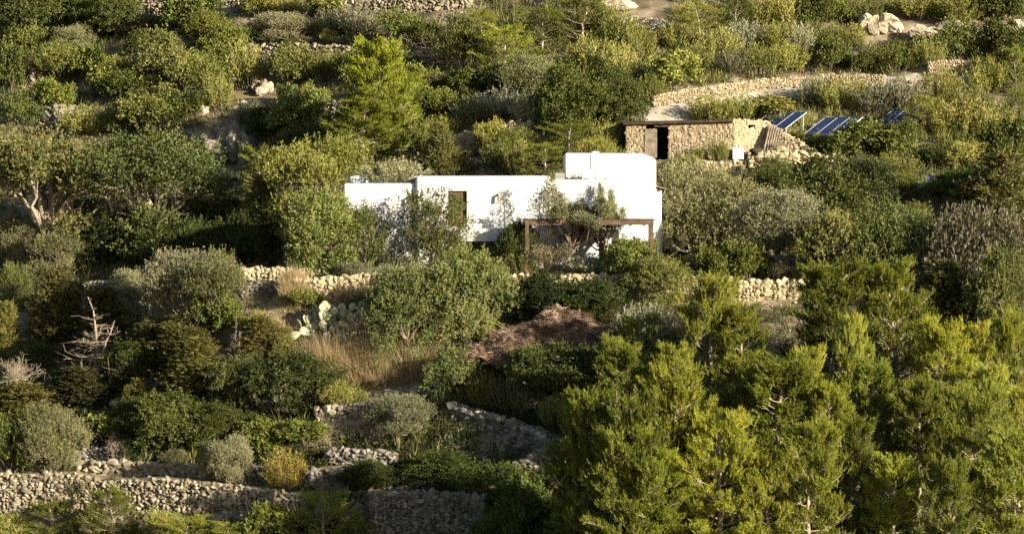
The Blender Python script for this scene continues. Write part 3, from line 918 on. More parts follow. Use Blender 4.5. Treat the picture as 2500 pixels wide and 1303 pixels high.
# sloping rubble ramp wall against the gable
mb = MB(); rs = np.random.default_rng(77)
ra, rb = np.array([sxp(1874), SY + .85]), np.array([sxp(2000), SY - .1])
dd = unit(rb - ra); nr = np.array([dd[1], -dd[0]])
stone_face(mb, rs, ra, rb, sz(375), sz(300), sz(392), sz(378), .21, nr, depth=.25)
c0, c1, e0, e1 = ra - nr * .1, rb - nr * .1, ra - nr * 1.0, rb - nr * 1.0
mb.add([(*c0, zf - .5), (*c1, zf - .5), (*e1, zf - .5), (*e0, zf - .5), (*c0, sz(302)), (*c1, sz(380)), (*e1, sz(380)), (*e0, sz(302))], [(3, 2, 1, 0), (4, 5, 6, 7), (0, 1, 5, 4), (1, 2, 6, 5), (2, 3, 7, 6), (3, 0, 4, 7)], .5, 1)
s = 0
while s < 4.2:
    p = ra + dd * min(s, 3.4); t = min(s / np.linalg.norm(rb - ra), 1)
    for k in (0, .35, .7): put_rock(mb, rs, np.array([p[0] - nr[0] * k, p[1] - nr[1] * k, sz(300) + (sz(378) - sz(300)) * t]), .2, .2, .09, 0)
    s += .27
tag(mb.build('ramp_wall', [M['goldstone'], M['joint']]), 'sloping rubble wall falling away right of the shed gable', 'wall', 'dry stone walls on the hillside')

# planks, pallet, tub, cover and barred opening around it
mb = MB(); rs = np.random.default_rng(8)
for i in range(6):
    xb, xt = sxp(1862) + i * .16, sxp(1876) + i * .15
    tube(mb, [(xb, SY - .45, zf + .1), ((xb + xt) / 2 - .06, SY - .1, zf + .9), (xt + .12, SY + .45, sz(306) - .04 * i)], .075, .07, 4, tint=i / 6)
tag(mb.build('leaning_boards', M['greywood']), 'tall warped boards leaning on the sloping wall beside shed', 'boards')
pal = empty('wooden_pallet', (sxp(1905), SY - .75, sz(372)), 'short weathered pallet leaning in front of the tall boards', 'pallet')
mb = MB(); [bar(mb, (-.5 + k * .2, -.05 - .0, 0), (-.38 + k * .2, .28, .68 - .03 * k), .13, .025, tint=k / 6) for k in range(6)]; mb.build('slat', M['greywood'], pal)
mb = MB(); [bar(mb, (-.55 + z_ * .2, z_ * .4 + .02, z_), (.6 + z_ * .2, z_ * .4 + .02, z_), .06, .09) for z_ in (.12, .52)]; mb.build('rail', M['greywood'], pal)
tub = empty('white_tub', (sxp(1800), SY - .55, sz(389)), 'white square tub standing at the shed corner', 'tub')
b = prism(rect(-.36, .36, -.3, .3), 0, .68, .04, 2)
bm_obj('body', b, M['whitepaint'], tub)
mb = MB(); box(mb, -.39, .39, -.33, .33, .66, .72); mb.build('rim', M['whitepaint'], tub)
cov = empty('covered_stand', (sxp(1845), SY - .5, sz(384)), 'dark domed cover on a low timber stand by the gable', 'stand')
mb = MB(); v = ICO_V * np.array([.52, .45, .2]) + np.array([0, 0, .42]); mb.add(v, ICO_F, .5, 0, True); mb.build('cover', M['darkwood'], cov)
for x_ in (-.5, 0, .45):
    mb = MB(); box(mb, x_ - .05, x_ + .05, -.35, .35, -.2, .4); mb.build('support', M['greywood'], cov)
bo = empty('barred_opening', (P(2025, 405, 213.2)[0], 213.3, P(2025, 412, 213.2)[2]), 'small pale framed opening with bars in the rubble wall', 'opening')
mb = MB(); [box(mb, -.55 + k * .22, -.5 + k * .22, -.06, -.02, -.15, .45) for k in range(6)]; mb.build('bar', M['greywood'], bo)
mb = MB(); box(mb, -.62, .64, -.1, .1, .452, .58); box(mb, -.62, .64, -.1, .1, -.26, -.152); mb.build('frame', M['tanrock'], bo)

# ------------------------------------------------------------------ solar arrays
def solar(label, px, py, Y, n, yaw=-.78, tilt=R(27), L=2.5, wd=1.08):
    """px,py: lower left corner"""
    o = empty('solar_array', P(px, py, Y), label, 'solar panels', 'solar arrays above the shed', yaw)
    ct_, st_ = math.cos(tilt), math.sin(tilt)
    for i in range(n):
        me = MB(); V = [(i * wd + .03, L * s_ * ct_, L * s_ * st_) for s_ in (0.012, .988)] + [((i + 1) * wd - .03, L * s_ * ct_, L * s_ * st_) for s_ in (.988, .012)]
        V = np.array(V); lo = V - np.array([0, -.03 * st_, .03])
        me.add(np.concatenate([V, lo]), [(0, 3, 2, 1), (4, 5, 6, 7), (0, 1, 5, 4), (1, 2, 6, 5), (2, 3, 7, 6), (3, 0, 4, 7)])
        me.build('panel', M['panel'], o)
    f = MB(); up = np.array([0, -st_, ct_])
    pt = lambda x_, s_: np.array([x_, L * s_ * ct_, L * s_ * st_]) + up * -.01
    for i in range(n + 1): bar(f, pt(i * wd, 0), pt(i * wd, 1), .05, .06)
    for s_ in (0, 1): bar(f, pt(0, s_) + (.028, 0, 0), pt(n * wd, s_) - (.028, 0, 0), .05, .05)
    f.build('frame', M['greymetal'], o)
    for x_ in (.15, n * wd - .15):
        for s_ in (.1, .9):
            p = pt(x_, s_) - up * .05
            wx = o.location.x + p[0] * math.cos(yaw) - p[1] * math.sin(yaw); wy = o.location.y + p[0] * math.sin(yaw) + p[1] * math.cos(yaw)
            g0 = float(gz(wx, wy)) - o.location.z - .1
            if p[2] > g0 + .05:
                f = MB(); bar(f, (p[0], p[1], g0), p, .06, .06); f.build('leg', M['greymetal'], o)
    return o


solar('solar array of three blue panels just behind the shed gable', 1826, 316, 220.0, 3)
solar('large solar array of three blue panels standing fully in view', 1962, 328, 218.5, 3)
solar('solar array half hidden by grey scrub, third from the shed', 2132, 306, 220.5, 3)
solar('solar array nearly hidden behind the bright pine, rightmost', 2284, 314, 221.0, 2)
for lab, px, py, w_, d_ in (('small blue sheet lying above the diagonal wall', 2215, 437, .38, .3), ('larger blue sheet lying beside the dark shrub above the wall', 2256, 446, .6, .4)):
    q = hit(px, py); mb = MB(); rs = np.random.default_rng(int(px))
    u_, v_ = np.meshgrid(np.linspace(-1, 1, 9), np.linspace(-1, 1, 7))
    Xs, Ys = q[0] + u_ * w_, q[1] + v_ * d_
    Zs = gz(Xs, Ys) + .22 + .1 * v_ + .05 * np.sin(u_ * 5 + v_ * 3)
    T = np.stack([Xs, Ys, Zs], -1).reshape(-1, 3)
    idx_ = [(j * 9 + i, j * 9 + i + 1, j * 9 + i + 10, j * 9 + i + 9) for j in range(6) for i in range(8)]
    mb.add(T, idx_, .5, 0, True); mb.add(T - np.array([0, 0, .1]), [f[::-1] for f in idx_], .5, 0, True)
    tag(mb.build('blue_sheet', M['tarp']), lab, 'sheet', 'blue sheets by the wall')
# ------------------------------------------------------------------ vegetation: a few models of each kind
def shoots(rs, lumps, n, up=.3, shell=(.6, 1.05), under=-.45):
    """positions and directions spread over the skins of many lumps (x, y, z, rx, rz)"""
    lumps = np.asarray(lumps, float)
    wgt = lumps[:, 3] * lumps[:, 4]
    k = rs.choice(len(lumps), n, p=wgt / wgt.sum())
    d = unit(rs.normal(size=(n, 3)))
    d[:, 2] = np.where(d[:, 2] < under, -d[:, 2], d[:, 2])
    r = rs.uniform(shell[0], shell[1], n)[:, None]
    sc = np.stack([lumps[k, 3], lumps[k, 3], lumps[k, 4]], 1)
    pos = lumps[k, :3] + d * sc * r
    dr = unit(d * (1 - up) + np.array([0, 0, up]) + rs.normal(0, .12, (n, 3)))
    return pos, dr, k


def leafy(mb, rs, pos, dr, per, spread, ll, lw, droop=0.0, along=.0, tint=None, splay=.9):
    n = len(pos)
    t = rs.uniform(0, 1, n) if tint is None else tint
    p = np.repeat(pos, per, 0); d = np.repeat(dr, per, 0)
    tt = np.clip(np.repeat(t, per) * .75 + rs.uniform(-.12, .37, n * per), 0, 1)
    s = rs.uniform(0, 1, (n * per, 1))
    p = p + d * s * along + rs.normal(0, spread, (n * per, 3))
    a = d + rs.normal(0, splay, (n * per, 3)); a[:, 2] -= droop
    kites(mb, p, a, ll, lw, tt, rs)


def tufts(mb, rs, pos, dr, per, tl, bl, bw, splay=.55, tint=None):
    """brushes of needles pointing along the shoot"""
    n = len(pos)
    t = rs.uniform(0, 1, n) if tint is None else tint
    p = np.repeat(pos, per, 0); d = np.repeat(dr, per, 0)
    tt = np.clip(np.repeat(t, per) * .7 + rs.uniform(-.1, .35, n * per), 0, 1)
    p = p + d * rs.uniform(0, 1, (n * per, 1)) * tl
    blades(mb, p, d + rs.normal(0, splay, (n * per, 3)), bl, bw, tt, rs)


def finish(crown, trunk, cm, tm):
    """crown/trunk meshes with their nominal size"""
    V = np.concatenate(crown.V if crown else trunk.V)
    lo, hi = np.percentile(V, 1.0, axis=0), np.percentile(V, 99.0, axis=0)
    Wd = max(hi[0] - lo[0], .1)
    return dict(c=crown.mesh('crown', M[cm]) if crown else None, t=trunk.mesh('trunk', M[tm]) if trunk else None, W=Wd, H=hi[2])


def m_pine(seed, H=7.0, W=4.2, dens=1.0, slim=1.0, base=.1):
    rs = np.random.default_rng(seed)
    cr, tr = MB(), MB()
    lean = rs.normal(0, .035 * H, 2)
    top = np.array([lean[0], lean[1], H * .97])
    tp = bend((0, 0, -.4), top, rs, 9, .02)
    tube(tr, tp, .024 * H, .004 * H, 7)
    pos, dr, tint = [], [], []
    zf = base
    az = rs.uniform(0, 6.28)
    while zf < .985:
        env = (W / 2) * slim * (math.sin(math.pi * min(1, (1 - zf) * .62 + .06)) ** .75) * (1.0 if zf > .25 else .75 + zf)
        for _ in range(rs.integers(3, 6)):
            az += 2.4 + rs.normal(0, .4)
            L = env * rs.uniform(.5, 1.12)
            i = zf * 8; i0 = int(min(i, 7)); b0 = tp[i0] + (tp[i0 + 1] - tp[i0]) * (i - i0)
            rise = L * rs.uniform(.3, .85) * (.5 + zf)
            e = b0 + np.array([math.cos(az) * L, math.sin(az) * L, rise])
            br = bend(b0, e, rs, 5, .06, -.08)
            tube(tr, br, .0085 * H * (1.15 - zf), .0022 * H, 4)
            nt = int((5 + 9 * L / (W / 2)) * (.65 + .55 * zf))
            for s in rs.uniform(.42, 1.0, nt):
                j = s * 4; j0 = int(min(j, 3)); q = br[j0] + (br[j0 + 1] - br[j0]) * (j - j0)
                out = unit(np.array([math.cos(az), math.sin(az), .0]) + rs.normal(0, .65, 3) * (1, 1, .3))
                tl = (.10 + .10 * s) * W * rs.uniform(.5, 1.1)
                e2 = q + out * tl + np.array([0, 0, tl * rs.uniform(.2, .8)])
                tube(tr, [q, (q + e2) / 2 + rs.normal(0, .03, 3), e2], .0034 * H, .0016 * H, 3)
                m = int((5 + rs.integers(0, 6)) * (.6 + .5 * zf))
                tb = rs.uniform()
                for _k in range(m):
                    f = rs.uniform(.35, 1)
                    pos.append(q + (e2 - q) * f + rs.normal(0, .11 * W / 4, 3))
                    dr.append(unit(out * .55 + np.array([0, 0, 1.25]) + rs.normal(0, .28, 3)))
                    tint.append(np.clip(tb * .5 + .4 * rs.uniform() + .35 * (zf - .45), 0, 1))  # lighter up the crown: new growth, plus top light put into the colour
        zf += rs.uniform(.035, .06) / dens
    pos.append(top); dr.append(np.array([0, 0, 1.0])); tint.append(.8)
    k = H / 7.0
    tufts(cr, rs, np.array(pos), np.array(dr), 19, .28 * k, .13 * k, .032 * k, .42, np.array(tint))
    return finish(cr, tr, 'pine', 'palewood')


def limbs(tr, rs, lumps, fork, r0, start=(0, 0, -.3), n1=6, sides=6):
    tube(tr, bend(start, fork, rs, 5, .05), r0, r0 * .75, 8)
    lumps = np.asarray(lumps)
    for L in lumps:
        d = np.linalg.norm(L[:3] - fork)
        b = bend(fork, L[:3], rs, 7, .09, .03)
        tube(tr, b, r0 * .55, r0 * .16, sides)
        for _ in range(n1):
            e = L[:3] + unit(rs.normal(size=3)) * np.array([L[3], L[3], L[4]]) * .95
            tube(tr, bend(b[-2 - int(rs.integers(0, 2))], e, rs, 4, .12), r0 * .14, r0 * .035, 4)


def m_broad(seed, H=4.5, W=5.0, n=2600, per=9, cm='carob', ll=.12, lw=.07, up=.15, nl=14, fork=.22, low=.08, tm='wood', lump=.22, along=.1, splay=.9, tall=1.0, spread=.07, sprig=.16, out=2.2, skirt=7):
    """crown of leaf clusters on spreading limbs"""
    rs = np.random.default_rng(seed)
    cr, tr = MB(), MB()
    L = []
    for i in range(nl):
        a = i * 2.4 + rs.uniform(-.4, .4)
        rr = (W / 2) * math.sqrt((i + .5) / nl) * .78
        zz = H * (low + (.86 - low) * (1 - (rr / (W / 2)) ** 2 * .75) * rs.uniform(.62, 1.0))
        s = W * lump * rs.uniform(.7, 1.25)
        L.append((math.cos(a) * rr, math.sin(a) * rr, zz, s, s * .72 * tall))
    for i in range(int(nl * out)):                        # small ragged outriders
        b = L[rs.integers(nl)]
        d = unit(rs.normal(size=3)); d[2] = abs(d[2]) * .7 - .1
        s = W * lump * rs.uniform(.28, .55)
        L.append((b[0] + d[0] * b[3] * 1.1, b[1] + d[1] * b[3] * 1.1, b[2] + d[2] * b[4] * 1.1, s, s * .85 * tall))
    for i in range(skirt):                                # boughs that hang to the ground
        a = i * 6.283 / skirt + rs.uniform(-.3, .3); s = W * rs.uniform(.11, .2); rr = W * rs.uniform(.2, .38)
        L.append((math.cos(a) * rr, math.sin(a) * rr, H * rs.uniform(.1, .28), s, s))
    pos, dr, k = shoots(rs, L, n, up, (.55, 1.12), -.6)
    tl = rs.uniform(0, 1, len(L))
    tint = np.clip(tl[k] * .5 + rs.uniform(0, .5, n), 0, 1)
    leafy(cr, rs, pos, dr, per, spread, ll, lw, .1, along, tint, splay)
    q = slice(0, int(n * sprig))                          # sprigs that break the outline
    leafy(cr, rs, pos[q] + dr[q] * .1, unit(dr[q] + np.array([0, 0, .35])), per + 5, spread * .6, ll, lw, 0, .11 * W, np.clip(tint[q] + .15, 0, 1), splay)
    limbs(tr, rs, L[:nl], (rs.normal(0, .15), rs.normal(0, .15), H * fork), .032 * W)
    return finish(cr, tr, cm, tm)


def m_olive(seed, H=4.2, W=4.4, n=3000, cm='olive', wispy=.5):
    """billowing grey-green crown with upright wands"""
    rs = np.random.default_rng(seed)
    cr, tr = MB(), MB()
    L = []
    nl = 12
    for i in range(nl):
        a = i * 2.4 + rs.uniform(-.4, .4); rr = (W / 2) * math.sqrt((i + .4) / nl) * .76
        zz = H * (.10 + .68 * (1 - (rr / (W / 2)) ** 2 * .6) * rs.uniform(.6, 1))
        s = W * .2 * rs.uniform(.6, 1.25)
        L.append((math.cos(a) * rr, math.sin(a) * rr, zz, s, s * .95))
    for i in range(7):
        a = i * .9 + rs.uniform(-.3, .3); s = W * rs.uniform(.11, .18); rr = W * rs.uniform(.2, .36)
        L.append((math.cos(a) * rr, math.sin(a) * rr, H * rs.uniform(.12, .3), s, s * 1.1))
    pos, dr, k = shoots(rs, L, n, .55, (.5, 1.08))
    tl = rs.uniform(0, 1, len(L))
    wl = rs.uniform(.15, .45, n) * (1 + wispy)
    wp = np.repeat(pos, 9, 0); wd = np.repeat(dr, 9, 0); f = rs.uniform(0, 1, (n * 9, 1))
    p = wp + wd * f * np.repeat(wl, 9)[:, None] + rs.normal(0, .03, (n * 9, 3))
    tt = np.clip(np.repeat(tl[k] * .5, 9) + f[:, 0] * .25 + rs.uniform(0, .3, n * 9), 0, 1)
    kites(cr, p, wd + rs.normal(0, .6, wd.shape), .14, .042, tt, rs)
    limbs(tr, rs, L, (rs.normal(0, .2), rs.normal(0, .2), H * .22), .036 * W)
    return finish(cr, tr, cm, 'wood')


def m_juniper(seed, H=3.4, W=2.0, lead=4):
    """ragged upright sprays on several leaders"""
    rs = np.random.default_rng(seed)
    cr, tr = MB(), MB()
    pos, dr, tint = [], [], []
    for i in range(lead):
        a = rs.uniform(0, 6.28); r_ = 0 if i == 0 else W * .30 * rs.uniform(.5, 1.1)
        h = H * (1 if i == 0 else rs.uniform(.5, .85))
        b = bend((0, 0, -.2), (math.cos(a) * r_, math.sin(a) * r_, h * .95), rs, 7, .05)
        tube(tr, b, .03 * W, .006 * W, 5)
        for _ in range(int(70 * h)):
            s = rs.uniform(.06, 1) ** .8; j = s * 6; j0 = int(min(j, 5)); q = b[j0] + (b[j0 + 1] - b[j0]) * (j - j0)
            az = rs.uniform(0, 6.28); ln = W * .36 * (1.12 - s) ** .8 * rs.uniform(.35, 1.2)
            o = np.array([math.cos(az), math.sin(az), rs.uniform(.3, 1.1)])
            e = q + o * ln
            if rs.uniform() < .3: tube(tr, [q, (q + e) / 2, e], .008 * W, .003 * W, 3)
            tb = rs.uniform()
            for f in rs.uniform(.3, 1.05, 6):
                pos.append(q + (e - q) * f + rs.normal(0, .05 * W, 3)); dr.append(unit(o * (1, 1, .3) * .7 + np.array([0, 0, 1.0]) + rs.normal(0, .3, 3))); tint.append(np.clip(tb * .6 + .4 * rs.uniform(), 0, 1))
    tufts(cr, rs, np.array(pos), np.array(dr), 9, .17, .10, .04, .6, np.array(tint))
    return finish(cr, tr, 'juniper', 'wood')


def m_dome(seed, H=1.6, W=2.2, n=1300, cm='mastic', ll=.11, lw=.07, per=7, up=.3, nl=10, along=.1, rag=.35):
    """shrub: low irregular dome of leaves, down to the ground"""
    rs = np.random.default_rng(seed)
    cr, tr = MB(), MB()
    L = []
    for i in range(nl):
        a = i * 2.4 + rs.uniform(-.5, .5); rr = (W / 2) * math.sqrt((i + .3) / nl) * .72
        s = W * .20 * rs.uniform(.55, 1.4)
        L.append((math.cos(a) * rr, math.sin(a) * rr, H * (.12 + .56 * (1 - (rr / (W / 2)) ** 2 * .8) * rs.uniform(.6, 1.1)), s, s * H / W * 1.25))
    for i in range(nl):
        b = L[rs.integers(nl)]; d = unit(rs.normal(size=3)); d[2] = abs(d[2]); s = W * .10 * rs.uniform(.6, 1.3) * (1 + rag); b = (b[0], b[1], b[2] + H * rs.uniform(-.1, .16), b[3], b[4])
        L.append((b[0] + d[0] * b[3], b[1] + d[1] * b[3], b[2] + d[2] * b[4], s, s))
    pos, dr, k = shoots(rs, L, n, up, (.5, 1.15), -.7)
    tl = rs.uniform(0, 1, len(L))
    leafy(cr, rs, pos, dr, per, .05, ll, lw, .0, along, np.clip(tl[k] * .5 + rs.uniform(0, .5, n), 0, 1))
    q = slice(0, n // 9)
    leafy(cr, rs, pos[q], unit(dr[q] + np.array([0, 0, .6])), per + 5, .03, ll, lw, 0, .2 * H, np.clip(tl[k[q]] * .5 + .35, 0, 1), .7)
    for i in range(9):
        e = np.array(L[i % nl][:3]) * (1, 1, .9)
        tube(tr, bend((rs.normal(0, .06), rs.normal(0, .06), -.15), e, rs, 5, .1), .022, .008, 4)
    return finish(cr, tr, cm, 'wood')


def m_wands(seed, H=1.4, W=1.5, n=120, cm='heath', per=26, bl=.10, bw=.03, fan=.55, tint0=0.0, bare=.18, splay=.45):
    """rosemary, heath, broom: many upright wands set with small leaves"""
    rs = np.random.default_rng(seed)
    cr, tr = MB(), MB()
    az = rs.uniform(0, 6.28, n); rad = np.sqrt(rs.uniform(0, 1, n))
    base = np.stack([np.cos(az) * rad * W * .22, np.sin(az) * rad * W * .22, np.full(n, -.05)], 1)
    ln = H * rs.uniform(.55, 1.05, n) * (1.0 - .3 * rad ** 2)
    tip = base + np.stack([np.cos(az) * rad * W * fan * .5, np.sin(az) * rad * W * fan * .5, ln], 1) + rs.normal(0, .07, (n, 3)) * (1, 1, 0)
    f = rs.uniform(bare, 1.0, (n, per, 1)) ** .8
    curve = np.stack([np.cos(az), np.sin(az), np.zeros(n)], 1)[:, None, :] * (f * (1 - f)) * W * .12
    p = base[:, None] + (tip - base)[:, None] * f + curve + rs.normal(0, .025, (n, per, 3))
    d = np.broadcast_to(unit(tip - base)[:, None], p.shape).reshape(-1, 3)
    tb = rs.uniform(0, 1, n)
    tt = np.clip(tint0 + np.repeat(tb * .6, per) + f.reshape(-1) * .2 + rs.uniform(-.05, .25, n * per), 0, 1)
    blades(cr, p.reshape(-1, 3), d + rs.normal(0, splay, d.shape), bl, bw, tt, rs)
    for i in range(0, n, 3): tube(tr, [base[i], (base[i] + tip[i]) / 2, tip[i] * (1, 1, .97)], .012, .004, 3)
    return finish(cr, tr, cm, 'wood')


def m_bare(seed, H=2.5, W=2.4, cm='palewood', levels=4, spread=.75, n0=5, fine=1.0):
    """leafless branching skeleton"""
    rs = np.random.default_rng(seed)
    tr = MB()

    def grow(p, d, L, r, lev):
        e = p + d * L
        pts = bend(p, e, rs, 4, .09)
        tube(tr, pts, r, r * .6, 5 if lev > 1 else 3, tint=rs.uniform())
        if lev == 0: return
        for k in range(int(rs.integers(2, 5))):
            q = pts[-1] if k < 2 else pts[2]
            nd = unit(d + rs.normal(0, spread, 3) * (1, 1, .7) + np.array([0, 0, .12]))
            grow(q, nd, L * rs.uniform(.55, .85), r * .58, lev - 1)
    for _ in range(n0):
        a = rs.uniform(0, 6.28); t = rs.uniform(.2, .8)
        grow(np.array([0, 0, -.15]), unit(np.array([math.cos(a) * t * W / H, math.sin(a) * t * W / H, 1.0])), H * .36, .035 * fine * H / 2.5, levels)
    return finish(None, tr, None, cm)


def m_snag(seed, H=3.4, W=2.8):
    """dead conifer: pale pole with fishbone branches sweeping out"""
    rs = np.random.default_rng(seed)
    tr = MB()
    for j in range(4):
        a0 = rs.uniform(0, 6.28); tx = W * .28 * (j > 0)
        tp = bend((0, 0, -.2), (math.cos(a0) * tx, math.sin(a0) * tx * .5, H * (1 if j == 0 else rs.uniform(.55, .9))), rs, 8, .03)
        tube(tr, tp, .05, .012, 6)
        for _ in range(34):
            s = rs.uniform(.08, .97); i = s * 7; i0 = int(min(i, 6)); q = tp[i0] + (tp[i0 + 1] - tp[i0]) * (i - i0)
            a = rs.uniform(0, 6.28); L = W * .42 * (1.1 - s) * rs.uniform(.2, 1.15)
            e = q + np.array([math.cos(a) * L, math.sin(a) * L, L * rs.uniform(-.1, .55)])
            b = bend(q, e, rs, 5, .06, -.1)
            tube(tr, b, .018, .006, 4, tint=rs.uniform())
            for _k in range(5):
                t = rs.integers(1, 5); e2 = b[t] + (unit(e - q) + rs.normal(0, .8, 3)) * L * rs.uniform(.12, .4)
                tube(tr, [b[t], e2], .009, .005, 3, tint=rs.uniform())
    return finish(None, tr, None, 'snagwood')


def m_plume(seed, H=4.6, W=5.0, np_=19):
    """old olive regrown as separate upright plumes over bare limbs, sky gaps between"""
    rs = np.random.default_rng(seed)
    cr, tr = MB(), MB()
    fork = np.array([0, 0, H * .2])
    tube(tr, bend((-.12, 0, -.3), fork, rs, 5, .05), .24, .17, 8)
    for i in range(np_):
        x = (i + .5) / np_ * W - W / 2 + rs.normal(0, .12); y = rs.normal(0, W * .13)
        b0 = np.array([x * .85, y, H * rs.uniform(.36, .5)])
        hh = H * rs.uniform(.55, 1.0) * (1 - .28 * abs(x / (W / 2)) ** 2)
        tip = np.array([x * 1.03, y, hh])
        tube(tr, bend(fork, b0, rs, 6, .08, .04), .06, .025, 5)
        st = bend(b0, tip, rs, 6, .03); tube(tr, st, .028, .008, 4)
        n = 150
        f = rs.uniform(0, 1, n); j = np.minimum((f * 5).astype(int), 4); c = st[j] + (st[j + 1] - st[j]) * (f * 5 - j)[:, None]
        wd = .30 * np.sin(np.pi * np.clip(f * .85 + .12, 0, 1)) ** .7 * rs.uniform(.8, 1.2)
        d = unit(rs.normal(size=(n, 3)))
        leafy(cr, rs, c + d * (wd * rs.uniform(.2, 1, n))[:, None], unit(d * .5 + np.array([0, 0, .8])), 7, .05, .11, .034, 0, .2, np.clip(rs.uniform(0, .6, n) + f * .2, 0, 1), .6)
    return finish(cr, tr, 'olive', 'wood')


KIND = {}


def kind(key, name, cat, protos, two=True):
    KIND[key] = dict(name=name, cat=cat, p=protos, two=two, n=0)


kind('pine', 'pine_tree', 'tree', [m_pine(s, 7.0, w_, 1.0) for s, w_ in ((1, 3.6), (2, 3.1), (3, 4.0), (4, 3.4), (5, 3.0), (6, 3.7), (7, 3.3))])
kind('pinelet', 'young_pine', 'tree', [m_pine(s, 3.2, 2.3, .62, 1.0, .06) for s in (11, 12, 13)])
kind('carob', 'carob_tree', 'tree', [m_broad(s) for s in (21, 22, 23)])
kind('plume', 'olive_tree', 'tree', [m_plume(s) for s in (201, 202)])
kind('loose', 'carob_tree', 'tree', [m_broad(s, 4.5, 4.6, 640, 9, 'darkleaf', .13, .06, .3, 14, .2, .06, 'wood', .105, .35, .8, 1.2, .08, .4, 3.0, 6) for s in (211, 212)])
kind('spread', 'carob_tree', 'tree', [m_broad(s, 4.6, 5.4, 2300, 9, 'carob', .12, .06, .2, 17, .2, .24, 'palewood', .135, .15, .9, 1.0, .08, .25, 2.4, 3) for s in (221, 222)])
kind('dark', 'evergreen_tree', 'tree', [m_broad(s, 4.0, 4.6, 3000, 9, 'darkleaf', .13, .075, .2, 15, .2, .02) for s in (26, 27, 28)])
kind('pale', 'tamarisk_tree', 'tree', [m_olive(s, 5.0, 4.2, 2300, 'heath', .1) for s in (31, 32)])
kind('olive', 'olive_tree', 'tree', [m_olive(s) for s in (34, 35, 36, 37)])
kind('juniper', 'juniper_tree', 'tree', [m_juniper(s, 3.4, 2.0, l_) for s, l_ in ((41, 4), (42, 6), (43, 5), (44, 3))])
kind('mastic', 'mastic_shrub', 'shrub', [m_dome(s) for s in (51, 52, 53, 54)])
kind('sage', 'sage_shrub', 'shrub', [m_wands(s, 1.3, 1.7, 170, 'sage', 24, .10, .034, .75) for s in (61, 62, 63)])
kind('heath', 'heath_shrub', 'shrub', [m_wands(s, 1.5, 1.5, 130, 'heath', 28, .11, .032, .55) for s in (64, 65, 66, 67)])
kind('broom', 'broom_shrub', 'shrub', [m_dome(s, 1.5, 1.9, 800, 'heath', .13, .03, 9, .6, 9, .22, .5) for s in (71, 72, 73)])
kind('yellow', 'yellow_broom', 'shrub', [m_wands(s, 1.8, 1.6, 150, 'yellow', 30, .11, .03, .62) for s in (75, 76)])
kind('bush', 'scrub_oak', 'shrub', [m_dome(s, 1.9, 2.2, 800, 'oak', .11, .055, 8, .35, 10, .12, .5) for s in (81, 82, 83)])
kind('light', 'leafy_shrub', 'shrub', [m_dome(s, 1.9, 2.0, 420, 'heath', .17, .11, 6, .25, 9, .12, .6) for s in (84, 85)])
kind('dry', 'withered_shrub', 'shrub', [m_dome(s, 1.2, 1.9, 700, 'drybrown', .10, .035, 8, .45, 9, .15, .5) for s in (91, 92)])
kind('cushion', 'cushion_plant', 'shrub', [m_dome(s, .9, 1.5, 700, 'sage', .08, .025, 8, .4, 7, .1, .1) for s in (94, 95)])
kind('bare', 'bare_shrub', 'shrub', [m_bare(s, 2.4, 2.6) for s in (101, 102, 103)], False)
kind('snag', 'dead_conifer', 'tree', [m_snag(s) for s in (105, 106)], False)
rsp = np.random.default_rng(2024)


def plant(key, cx, base, wpx, hpx, label, group=None, Y=None, var=None, tone=1.0):
    k = KIND[key]
    p = k['p'][(k['n'] if var is None else var) % len(k['p'])]
    k['n'] += 1
    if Y is None: q = hit(cx, base)
    else:
        q = P(cx, base, Y); q[2] = float(gz(q[0], q[1]))
    m = q[1] / F
    g = 1.16 if k['cat'] == 'shrub' else 1.0 if 'pine' in key else 1.18
    s = g * wpx * m / p['W']; z = (1.28 if k['p'][0]['c'] and key in ('mastic', 'bush', 'broom', 'dry') else 1.1 if k['cat'] == 'shrub' else 1.0 if 'pine' in key else 1.08) * hpx * m / p['H']
    o = empty(k['name'], (q[0], q[1], q[2] - .05), label, k['cat'], group or k['cat'] + 's on the hillside', rsp.uniform(0, 6.28))
    o.scale = (s, s * rsp.uniform(.9, 1.1) * (.72 if 'twin' in label else 1), z)
    if k['cat'] == 'shrub': o.rotation_euler[0], o.rotation_euler[1] = rsp.uniform(-.14, .14), rsp.uniform(-.14, .14)
    if 'twin' in label: o.rotation_euler[2] = rsp.uniform(-.3, .3)
    if p['c']:
        c = link('crown' if k['cat'] == 'tree' else 'foliage', p['c'], o)
        v = rsp.uniform(.8, 1.2) * tone * {'loose': .8, 'spread': .72, 'dry': .85}.get(key, 1.0)
        c.color = (v * rsp.uniform(.96, 1.08), v, v * rsp.uniform(.8, 1.05), 1)
    if p['t']: link('trunk' if k['cat'] == 'tree' else 'stems', p['t'], o)
    return o

